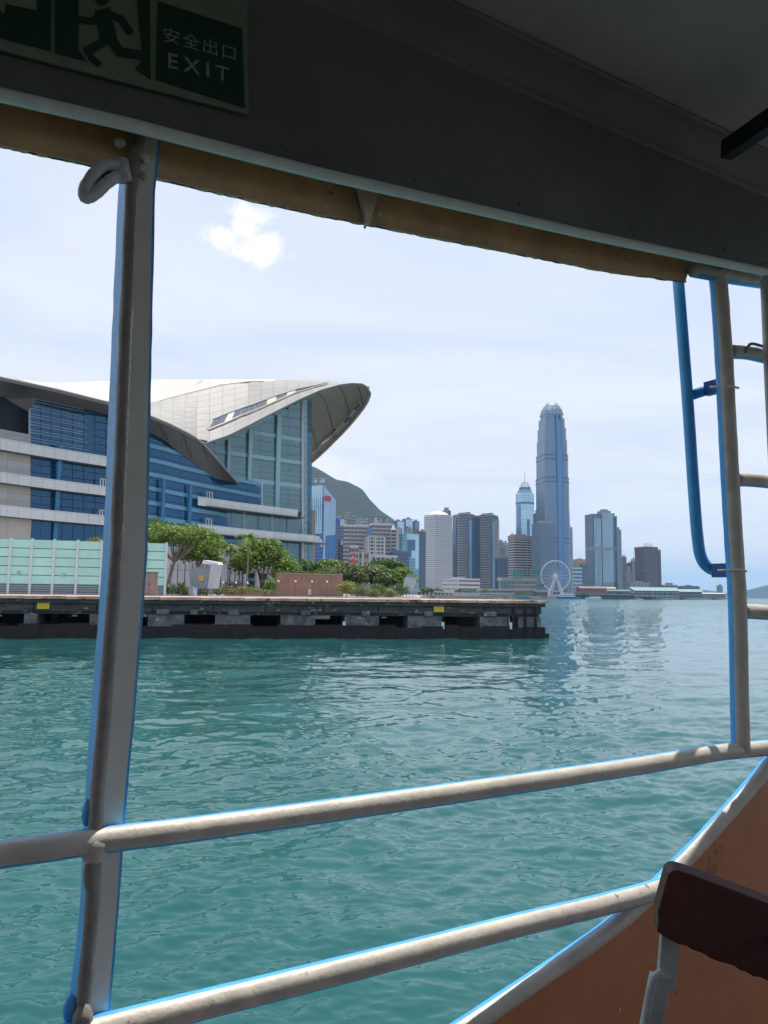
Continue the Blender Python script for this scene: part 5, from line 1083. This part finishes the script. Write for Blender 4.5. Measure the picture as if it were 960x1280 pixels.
# -- other towers, listed: name,label,x0,x1,ytop,D,yaw,asp,wall,window,style,n
rest = [
 ('office_tower', 'dark narrow tower with a blue sign near its top beside the blue glass tower', 417, 428, 648, 1000, 15, .8, w_blue, c_navy, 'b', 26),
 ('office_tower', 'thin black glass slab below the blue sign tower', 422, 427.5, 674, 940, 0, .8, c_win, c_dark, 'b', 14),
 ('hotel', 'wide pinkish grey gridded hotel block left of the blue hoarded tower', 427, 461, 658, 1120, 12, .5, w_pink, c_win, 'g', 17),
 ('hotel', 'second pinkish grey gridded block with white top edge, right of the first', 461, 489, 656, 1180, 12, .5, w_pink, c_win, 'g', 18),
 ('office_tower', 'white pillared tower in front of the gridded hotel blocks', 455, 481, 671, 1060, 20, .6, w_white, c_win, 'b', 16),
 ('office_block', 'low white office block with dark window strips above the trees', 463, 496, 694, 980, 12, .5, w_white, c_win, 'b', 4),
 ('office_block', 'low beige block with pale roof left of the white pillared tower', 445, 462, 690, 960, 12, .6, w_beige, c_win, 'b', 5),
 ('office_block', 'narrow grey gridded block behind the red banner', 436, 447, 684, 950, 12, .6, w_pink, c_win, 'g', 8),
 ('office_tower', 'dark blue block behind the low white office block', 487, 511, 689, 1150, 15, .7, w_dark, c_navy, 'b', 12),
 ('office_tower', 'pale teal framed tower with a square hole-like dark recess', 499, 523, 667, 1300, 14, .6, c_teal, c_mid, 'b', 20),
 ('office_tower', 'deep blue tower left of the white round-windowed tower', 522, 531.5, 664, 1420, 10, 1, w_dark, c_navy, 'b', 26),
 ('residential_tower', 'grey-blue tower cluster left peak, above the teal framed tower', 491, 504, 651, 2000, 14, .8, w_blue, c_dark, 'b', 40),
 ('residential_tower', 'tallest blue-grey tower of the cluster above the teal framed tower', 502, 515, 648.5, 2050, 10, .8, w_blue, c_mid, 'b', 40),
 ('residential_tower', 'dark tower at the right of the cluster above the teal framed tower', 514, 523.5, 651.5, 2100, 14, .8, w_dark, c_dark, 'b', 40),
 ('residential_tower', 'pinkish apartment tower low on the hillside, left of the hotel blocks', 428, 437, 641, 2300, 10, .8, w_pink, c_win, 'b', 30),
 ('residential_tower', 'grey apartment tower with twin tops on the lower hillside', 436.5, 443, 646, 2300, 10, .8, w_grey, c_win, 'b', 28),
 ('residential_tower', 'white apartment tower on the lower hillside above the hotel', 446, 452, 648.5, 2350, 12, .8, w_white, c_win, 'b', 28),
 ('residential_tower', 'white apartment tower right beside another above the hotel', 453, 459, 649, 2350, 12, .8, w_white, c_win, 'b', 28),
 ('residential_tower', 'grey apartment tower just left of the blue hoarded tower', 461, 468, 645, 2300, 12, .8, w_grey, c_win, 'b', 30),
 ('residential_tower', 'grey apartment tower in the gap above the second gridded block', 469, 476, 644.5, 2300, 5, .8, w_grey, c_win, 'b', 30),
 ('residential_tower', 'bluish apartment tower right of the gap above the second gridded block', 476, 483, 645.5, 2350, 8, .8, w_blue, c_win, 'b', 30),
 ('residential_tower', 'small pinkish apartment block left of the twin tops on the slope', 418, 427, 645.5, 2400, 8, .8, w_pink, c_win, 'b', 24),
 ('office_tower', 'blue hoarded slim tower standing between the gridded blocks', 457.5, 463, 659, 1100, 0, 1, gl('hoarding_blue', (.10, .28, .55), .5, 0), c_mid, 'b', 12),
 ('residential_tower', 'grey tower right of the bright banded tower', 622, 629.5, 676, 2000, 8, .8, w_grey, c_mid, 'f', 6),
 ('residential_tower', 'pale grey tower left of the brown banded office block', 629, 637, 678.5, 2050, 8, .8, w_beige, c_mid, 'f', 6),
 ('office_block', 'blue-grey lower block in front of the two slim grey towers', 620, 637, 696, 1640, 8, .8, w_blue, c_navy, 'f', 7),
 ('office_block', 'dark slim block behind the left banded tower', 563, 569, 664, 1840, 5, 1, w_dark, c_navy, 'b', 30),
 ('office_block', 'blue-grey low block right of the wheel below the orange roofed building', 714, 727, 708, 1740, 10, .8, w_blue, c_lite, 'b', 8),
 ('office_block', 'dark low block left of the wide stepped tower', 726, 735, 705, 1780, 10, .8, w_blue, c_navy, 'f', 6),
 ('office_block', 'tan building with orange upper storeys between the skyscraper and the stepped tower', 718, 732, 699, 2100, 10, .8, gl('orange_tan', (.48, .28, .13), .7, 0), w_beige, 'b', 9),
 ('residential_tower', 'grey slim tower right behind the stepped tower', 777, 783.5, 696, 2050, 10, .8, w_grey, c_mid, 'b', 24),
 ('residential_tower', 'dark stubby tower left of the red-brown tower', 784.5, 791.5, 704, 2080, 10, .8, w_dark, c_win, 'b', 20),
 ('residential_tower', 'pale framed tower touching the left of the red-brown tower', 790, 797.5, 699, 2050, 6, .8, w_white, c_mid, 'f', 4),
 ('office_block', 'long low pale grey block under the red-brown tower', 783, 811, 728, 1750, 8, .5, w_grey, c_mid, 'b', 3),
 ('office_block', 'low dark flat building right of the red-brown tower', 826, 846, 731, 2000, 5, .5, w_pink, c_win, 'b', 3),
 ('office_block', 'dark low box building at the far right shore behind the piers', 850, 873, 732.5, 2100, 5, .5, w_dark, c_navy, 'b', 3),
 ('residential_tower', 'tiny far grey tower at the end of the shore beside the blue pipe', 897, 903, 732, 2600, 5, .8, w_grey, c_mid, 'b', 6),
 ('office_tower', 'dark slab between the gridded block and the teal framed tower', 483, 492, 668, 1240, 10, .8, w_grey, c_teal, 'b', 20),
]
for nm, lab, x0, x1, yt, D, yaw, asp, wall, win, st, n in rest:
    t = Tower(nm, lab, x0, x1, yt, D, yaw, asp, cat='building' if 'block' in nm else 'tower'); t.blk('body', -1, 1, -1, 1, 0, t.h, wall)
    if st == 'b': t.bands('window_band', win, n=n, frac=.5, u0=-.97, u1=.97, v0=-.97, v1=.97, proud=t.w * .02 + .15); t.fins('pier', wall, 5, wd=.22, proud=t.w * .015 + .35)
    if st == 'g': t.grid('window', win, max(6, int((x1 - x0) * .55)), n, .62, .55, proud=.2); t.blk('parapet', -1.01, 1.01, -1.02, 1.02, t.h, t.h + 2.5, w_white)
    if st == 'f': t.fins('window_column', win, n, z1=t.h * .96, wd=.5)
    rr = random.Random(int(x0 * 10)); a = rr.uniform(-.6, -.1); t.blk('roof_plant', a, a + rr.uniform(.5, .8), -.5, .5, t.h, t.h + rr.uniform(.012, .03) * D / 10, w_grey)
    if 'teal framed' in lab: t.blk('recess', -.4, .55, -1.12, -.9, t.h * .62, t.h * .9, c_navy); t.blk('frame_bar', .55, .98, -1.12, -.8, t.h * .42, t.h * .98, c_lite); t.blk('frame_bar', -.5, .98, -1.13, -.8, t.h * .9, t.h * .99, c_lite); t.blk('frame_bar', .1, .6, -1.14, -.8, t.h * .60, t.h * .72, c_lite)
    if 'white pillared' in lab:
        for u in (-.98, -.2, .9): b = MB(); b.bar(t.P(u, -1.06, 0), t.P(u, -1.06, t.h), 3.2, 2); b.build('pillar', w_white, t.t)
    if 'blue sign' in lab: t.blk('sign_box', -.9, .1, -1.15, -1.0, t.h * .93, t.h * .985, mat('sign_blue', (.02, .10, .62), .5)); t.blk('sign_frame', .1, 1.1, -1.15, -1.0, t.h * .90, t.h * .99, w_white)
    if 'pale framed' in lab: b = MB(); b.tube([t.P(-.2, 0, t.h), t.P(-.2, 0, t.h + 22)], .5, 5); b.build('mast', w_white, t.t)
rr = random.Random(31)
crowd = ['beige apartment tower between the pinkish hillside block and the hotel', 'pinkish apartment tower half hidden by the blue glass tower', 'white apartment tower left of the pinkish tower low on the slope', 'brown apartment tower just behind the pinkish tower low on the slope', 'pinkish apartment tower behind the narrow grey gridded block', 'beige apartment tower between the two white hillside towers', 'brown apartment tower behind the blue hoarded slim tower', 'white apartment tower behind the second gridded block', 'pinkish apartment tower above the second gridded block', 'beige apartment tower beside the white pointed roof', 'grey apartment tower directly behind the white pointed roof', 'white apartment tower below the left peak of the blue-grey cluster', 'beige apartment tower under the tallest tower of the blue-grey cluster', 'brown apartment tower left of the deep blue tower', 'white apartment tower beside the octagonal light blue skyscraper', 'beige apartment tower low beside the right brown banded tower', 'beige apartment tower in the gap left of the red-brown tower', 'pinkish apartment tower right of the tallest skyscraper foot']
for k, (x0, w_, yt, D, wl2) in enumerate(((411, 6, 655, 1900, w_beige), (404, 7, 652, 2100, w_pink), (424, 6, 652, 2200, w_white), (432, 6, 650, 2100, w_brown), (443, 5, 652, 2200, w_pink), (450, 5, 653, 2000, w_beige), (458, 5, 655, 2200, w_brown), (466, 6, 651, 2100, w_white), (473, 5, 652, 2000, w_pink), (480, 6, 651, 2200, w_beige), (486, 5, 652, 2050, w_grey), (495, 5, 659, 1900, w_white), (508, 6, 660, 1850, w_beige), (517, 6, 662, 1800, w_brown), (638, 6, 668, 2250, w_white), (626, 6, 684, 1900, w_beige), (784, 5, 712, 1950, w_beige), (716, 5, 712, 1900, w_pink))):
    t = Tower('apartment_tower', crowd[k], x0, x0 + w_, yt, D, rr.uniform(-20, 25), .9, group='small apartment towers crowded behind the bigger blocks')
    t.blk('body', -1, 1, -1, 1, 0, t.h, wl2); t.bands('window_band', c_win, n=34, frac=.45, u0=-.9, u1=.9, v0=-.9, v1=.9, proud=t.w * .06); t.fins('pier', wl2, 4, wd=.3, proud=.6); t.blk('roof_plant', -.5, rr.uniform(.1, .5), -.5, .5, t.h, t.h + rr.uniform(4, 9), wl2)
# -- spire roof
t = Tower('office_tower', 'grey slim tower with a white pointed roof beside the gridded blocks', 487.5, 494, 662, 1160, 10, 1); t.blk('body', -1, 1, -1, 1, 0, t.h, w_pink); t.bands('window_band', c_win, n=18, u0=-.9, u1=.9); b = MB(); q = t.P(0, 0, t.h); b.lathe(q, [(t.w * .68, 0), (t.w * .3, 5.5), (.1, 9.5)], 4, rz=t.rz + R(45)); b.build('pointed_roof', mat('white_roof', (.7, .7, .7)), t.t)
# -- blue glass tower with fins next to the hall
D = 880
t = Tower('office_tower', 'blue glass tower with rooftop fins and a red sign just right of the hall', 384.5, 417.5, 622, D, 52, 1.05); h_ = t.h
t.blk('body', -1, 1, -1, 1, 0, h_, mat('deep_blue_curtain', (.035, .10, .24), .12, .5)); t.bands('floor_line', c_blue, n=26, frac=.14, proud=.15)
b = MB(); P = t.P; b.prism([P(-.93, -1.02, 0), P(1.02, -1.02, 0), P(1.02, -1.02, h_ * .985), P(-.93, -1.02, h_ * 1.12)], t.n * 1.2); b.build('light_screen', mat('pale_screen', (.30, .44, .58), .2, .3, var=.08, vscale=.05), t.t)
b = MB(); b.prism([P(-.55, -1.06, 0), P(.98, -1.06, 0), P(.98, -1.06, h_ * .62), P(-.55, -1.06, h_ * .60)], t.n * .8); b.build('blue_bay', mat('bay_blue', (.06, .16, .34), .15, .5), t.t)
for i in range(7):
    b = MB(); v = -.75 + i * .27; b.bar(P(-1.04, v, h_ * .62), P(-1.04, v, h_ * 1.13), 1.1, 1.6); b.build('roof_fin', c_lite, t.t)
t.blk('dark_belt', -1.06, -1.0, -1, 1, h_ * .9, h_ * .915, w_dark); t.blk('sign_band', -.85, .1, -1.09, -1.03, h_ * .965, h_ * 1.02, mat('red_sign', (.50, .03, .08), .5))
# -- red banner, houses on the hill
p = U(441, 698, 900); bn = thing('banner', 'red hanging banner above the trees, left of the beige block', 'banner', p); b = MB(); b.box(p.x, p.y, p.z, 4.2, .5, 11.5, 0); b.build('cloth', mat('banner_red', (.60, .035, .03), .6), bn); b = MB(); b.box(p.x, p.y + .5, p.z - 6, .5, .5, 24); b.build('mast', w_grey, bn)
b = MB(); b.prism([p + Vector((-1.8, -.3, -1)), p + Vector((1.2, -.3, 1)), p + Vector((1.2, -.3, 2.5)), p + Vector((-1.8, -.3, .8))], (0, -.1, 0)); b.build('white_mark', w_white, bn)
for x, w in ((394.5, 12), (401, 8), (404.5, 10)):
    p = U(x, 600, 3080); hs = thing('hill_house', {394.5: 'white house high on the hillside, leftmost of three', 401: 'small white house in the middle of three high on the hillside', 404.5: 'white house high on the hillside, rightmost of three'}[x], 'house', p - Vector((0, 0, 12)), 'white houses high on the hillside')
    b = MB(); b.box(p.x, p.y, p.z - 2, w, 12, 18); b.build('wall', w_white, hs); b = MB(); b.box(p.x, p.y, p.z + 7.6, w + 2, 14, 1.2); b.build('roof', w_grey, hs); b = MB(); [b.box(p.x - w / 3 + i * w / 3, p.y - 6.1, p.z + 1, w / 5, .4, 4) for i in range(3)]; b.build('window', c_win, hs, kind='stuff')

# -- observation wheel
D = 1445
wc = U(694.5, 720, D); wr = 18.4 / F * D
wh = thing('observation_wheel', 'white observation wheel with slim spokes and slanting legs on the waterfront', 'observation wheel', G(694.5, D, LAND))
m_wh = mat('wheel_white', (.56, .56, .58), .5)
ux_, uz_ = Vector((1, .15, 0)).normalized(), Vector((0, 0, 1))
for dy in (-1.2, 1.2): b = MB(); b.tube([wc + ux_ * wr * math.cos(a) + uz_ * wr * math.sin(a) + Vector((0, dy, 0)) for a in [2 * math.pi * i / 48 for i in range(49)]], .3, 6, cap=False); b.build('rim', m_wh, wh)
for i in range(21):
    a = 2 * math.pi * (i + .3) / 21; b = MB(); b.tube([wc + ux_ * 2.6 * math.cos(a) + uz_ * 2.6 * math.sin(a), wc + ux_ * wr * math.cos(a) + uz_ * wr * math.sin(a)], .22, 5); b.build('spoke', m_wh, wh)
b = MB(); b.tube([wc - Vector((0, 4, 0)), wc + Vector((0, 4, 0))], 3.4, 14); b.build('hub', mat('hub_white', (.70, .68, .72), .5), wh)
for s in (-1, 1):
    for dy in (-7, 7): b = MB(); b.tube([wc + Vector((0, dy * .4, 0)), Vector((wc.x + s * 15, wc.y + dy, LAND))], [1.2, 1.7], 6); b.build('leg', m_wh, wh)
    b = MB(); b.tube([wc + Vector((0, -2, -4)), Vector((wc.x + s * 9.5, wc.y - 6, LAND))], [.9, 1.0], 6); b.build('leg', m_wh, wh)
for i in range(42):
    a = 2 * math.pi * i / 42; q = wc + ux_ * (wr + 1.0) * math.cos(a) + uz_ * (wr + 1.0) * math.sin(a); b = MB(); b.ball(q, 1.25, 8); b.build('gondola', mat('gondola_pale', (.62, .66, .70), .3), wh)
b = MB(); b.box(wc.x, wc.y - 6, LAND + 1.5, 40, 12, 3); b.build('platform', w_white, wh)

# -- waterfront: low structures
m_grn = mat('green_net', (.015, .19, .15), .7, var=.15, vscale=.1)
for x0, x1, y0, y1, lab in ((641, 654, 712.5, 721, 'green netted scaffold box in front of the brown banded office block'), (664, 674, 712.5, 720.5, 'green netted scaffold box left of the wheel rim'), (625.5, 637, 726, 733, 'rounded green netted box below the slim grey towers'), (672, 680, 730, 734.5, 'small green netted box at the lower left of the wheel'), (733, 742, 724.5, 730.5, 'green netted box right of the wheel')):
    D = 1400 if x0 < 700 else 1560; a, c = U((x0 + x1) / 2, y0, D), U((x0 + x1) / 2, y1, D); w = (x1 - x0) / F * D; sc_ = thing('scaffold_box', lab, 'scaffold', Vector((a.x, a.y, LAND)), 'green netted scaffold boxes')
    b = MB(); b.box(a.x, a.y + 4, (a.z + c.z) / 2, w, 8, a.z - c.z); b.build('netting', m_grn, sc_)
    b = MB(); [b.box(a.x + s * w / 2, a.y + t2, (a.z + LAND) / 2, .5, .5, a.z - LAND + .6) for s in (-1, -.33, .33, 1) for t2 in (-.2, 8.2)]; [b.box(a.x, a.y - .25, a.z + (c.z - a.z) * k / 3, w, .3, .35) for k in range(4)]; b.build('scaffold_tube', w_grey, sc_, kind='stuff')
def lowb(name, lab, x0, x1, yt, D, wall, roof, rows=3, win=c_win, cat='building', roofh=.18, slope=True, base=None):
    t = Tower(name, lab, x0, x1, yt, D, 6, .4, cat=cat, group='low buildings along the far waterfront', base=base); h = t.h; zr_ = h * (1 - roofh)
    t.blk('wall', -1, 1, -1, 1, 0, zr_, wall); t.grid('window', win, max(6, int((x1 - x0) * .5)), rows, .6, .5, z1=zr_, nv=3)
    b = MB(); o_ = 1.06
    if slope: b.prism([t.P(-o_, -1.25, zr_), t.P(-o_, 1.25, zr_), t.P(-o_, 0, h)], t.e * t.w * o_)
    else: b.prism([t.P(-o_, -1.2, zr_), t.P(o_, -1.2, zr_), t.P(o_, 1.2, zr_), t.P(-o_, 1.2, zr_)], (0, 0, h - zr_))
    b.build('roof', roof, t.t); return t
r_green = mat('pale_green_roof', (.17, .27, .275), .5); r_red = mat('red_pink_roof', (.24, .10, .105), .6); r_teal = mat('teal_roof', (.10, .19, .20), .5); r_yel = mat('yellow_green_roof', (.24, .28, .10), .6)
t = lowb('car_park', 'pinkish open frame building behind the green netted boxes', 624, 669, 722, 1420, w_pink, w_pink, 4, c_win, slope=False)
lowb('pier_building', 'red roofed pier building just right of the wheel', 722, 757, 733, 1500, r_red, r_red, 2); lowb('pier_building', 'yellow green roofed shed right of the red roofed pier', 748, 769, 733.5, 1540, w_grey, r_yel, 1)
lowb('pier_building', 'low grey green roofed pier left of the long green roofed ferry pier', 744, 786, 737, 1520, w_blue, r_teal, 2)
t = lowb('ferry_pier_building', 'long blue pier building with pale green roof and white arches at right', 786, 846, 734, 1580, mat('pier_navy', (.05, .08, .17), .6), r_green, 2, w_white, roofh=.35)
for i in range(9): b = MB(); u = -.9 + i * .225; b.bar(t.P(u, -1.1, 0), t.P(u, -1.1, t.h * .62), .6, .6); b.build('arch_column', w_white, t.t)
b = MB(); q = t.P(-.22, -1.12, t.h * .42); b.tube([q + t.e * 3.4 * math.cos(a) + Vector((0, 0, 4.2 * math.sin(a))) for a in [2 * math.pi * i / 16 for i in range(17)]], .5, 5, cap=False); b.build('round_window_frame', w_white, t.t)
lowb('ferry_pier_building', 'shorter pier building with pale roof right of the long green roofed pier', 846, 876, 736.5, 1720, w_blue, r_green, 2, roofh=.3); lowb('pier_building', 'low pale sheds at the far right end of the shore', 874, 905, 741, 1950, w_grey, w_white, 2)
lowb('pier_building', 'long dark low pier under the wheel and red roofs', 700, 790, 742.5, 1470, w_dark, w_grey, 1, slope=False, base=.5)
lowb('shore_building', 'low grey terraced building left of the wheel foot', 600, 668, 736.5, 1400, w_grey, w_beige, 2, slope=False); lowb('shore_building', 'low pinkish shed with flat roof beside the wheel platform', 668, 684, 738, 1400, r_red, w_white, 1, slope=False)
# elevated road and sea wall line
rd_ = thing('elevated_road', 'pale elevated road running low in front of the towers', 'elevated road', G(560, 700, LAND)); b = MB(); b.bar(G(522, 560, LAND + 3.2), G(566, 900, LAND + 2.6), 9, 1.4); b.bar(G(566, 900, LAND + 2.6), G(640, 1300, LAND + 2.6), 9, 1.4); b.build('deck', m_conc, rd_)
for i in range(9):
    p = G(524 + i * 5, 570 + i * 38, LAND); b = MB(); b.box(p.x, p.y, LAND + 1.4, 2, 2, 2.8); b.build('pillar', m_conc, rd_)
for k, (x, D, w, h) in enumerate(((534, 560, 9, 5.5), (546, 820, 14, 7), (575, 1150, 20, 9), (590, 1220, 22, 9), (606, 1290, 22, 10), (650, 1340, 24, 8), (728, 1465, 22, 9), (772, 1525, 18, 9))):
    tree('shore_tree', ['small tree by the elevated road nearest the vent tower', 'low tree before the foot of the white round-windowed tower', 'low tree clump right of the low white office block', 'low tree clump before the left banded tower foot', 'low tree clump before the right banded tower foot', 'low trees left of the wheel below the pinkish frame', 'low trees right of the wheel foot', 'low trees before the wide stepped tower'][k], x, D, h, w, .25, m_lf2, m_bark, 60 + k, 'trees along the far waterfront', n=40, size=.9, clumps=16, branches=4)
# -- boats
def boat(lab, x, D, L_, hull, cabin, cat='boat', decks=1, name='boat', heading=0):
    p = G(x, D, 0); t = thing(name, lab, cat, Vector((p.x, p.y, 0)), 'boats in the harbour'); e = Vector((math.cos(heading), math.sin(heading), 0)); n = Vector((-e.y, e.x, 0)); w = L_ * .26; h = L_ * .11
    def ring_(z, k): return [Vector((p.x, p.y, z)) + e * a * L_ / 2 + n * c * w / 2 * k for a, c in ((-1, -.8), (-1, .8), (.4, 1), (.8, .55), (1.0 + .08 * k, 0), (.8, -.55), (.4, -1))]
    b = MB(); a, c = ring_(-.5, .75), ring_(h, 1); nn = len(a); b.add(a + c, [tuple(range(nn))[::-1], tuple(range(nn, 2 * nn))] + [(i, (i + 1) % nn, nn + (i + 1) % nn, nn + i) for i in range(nn)]); b.build('hull', hull, t)
    z = h
    for k in range(decks):
        cL = L_ * (.34 - .08 * k); ch = L_ * .09; b = MB(); b.ob(Vector((p.x, p.y, z + ch / 2)) - e * L_ * .08, e * cL, n * w * .38, (0, 0, ch / 2)); cb = b.build('cabin', cabin, t)
        b = MB(); [b.ob(Vector((p.x, p.y, z + ch * .6)) - e * L_ * .08 + e * cL * (i - 3.5) / 4.2, e * cL * .08, n * w * .385, (0, 0, ch * .2)) for i in range(8)]; b.build('cabin_window', c_win, cb, kind='stuff')
        b = MB(); b.ob(Vector((p.x, p.y, z + ch + .08)) - e * L_ * .08, e * cL * 1.06, n * w * .42, (0, 0, .1)); b.build('cabin_roof', w_white, t); z += ch + .15
    b = MB(); b.tube([Vector((p.x, p.y, z)), Vector((p.x, p.y, z + L_ * .14))], L_ * .006, 5); b.build('mast', w_white, t)
b_wh = mat('boat_white', (.78, .78, .78), .4); b_bl = mat('boat_blue', (.05, .16, .42), .4); b_rd = mat('boat_red', (.45, .06, .06), .5)
boat('small white motor boat off the long green roofed ferry pier', 801, 1420, 11, b_wh, b_wh, heading=.2)
boat('white and blue ferry lying below the observation wheel', 711, 1330, 38, b_bl, b_wh, 'ferry', 2, 'passenger_ferry', .1)
boat('white cruiser with dark windows right of the wheel foot', 742, 1430, 28, b_wh, b_wh, 'boat', 1, 'motor_cruiser', 3.0)
boat('small white boat moored left of the wheel beyond the pier end', 622, 1180, 14, b_wh, b_wh, heading=.1)
boat('dark blue launch moored left of the wheel, right of the small white boat', 655, 1240, 22, b_bl, w_grey, heading=.15)

# ================================================================== HAZE
b = MB(); b.box(0, 8000, 297, 40000, 26000, 612)
m = bpy.data.materials.new('haze_air'); m.use_nodes = True; N = m.node_tree.nodes; N.remove(N['Principled BSDF'])
v = N.new('ShaderNodeVolumePrincipled'); v.inputs['Color'].default_value = (.36, .67, 1.0, 1); v.inputs['Density'].default_value = 5.6e-5; v.inputs['Anisotropy'].default_value = 0.1
m.node_tree.links.new(v.outputs[0], N['Material Output'].inputs['Volume'])
b.build('haze', m, kind='stuff')
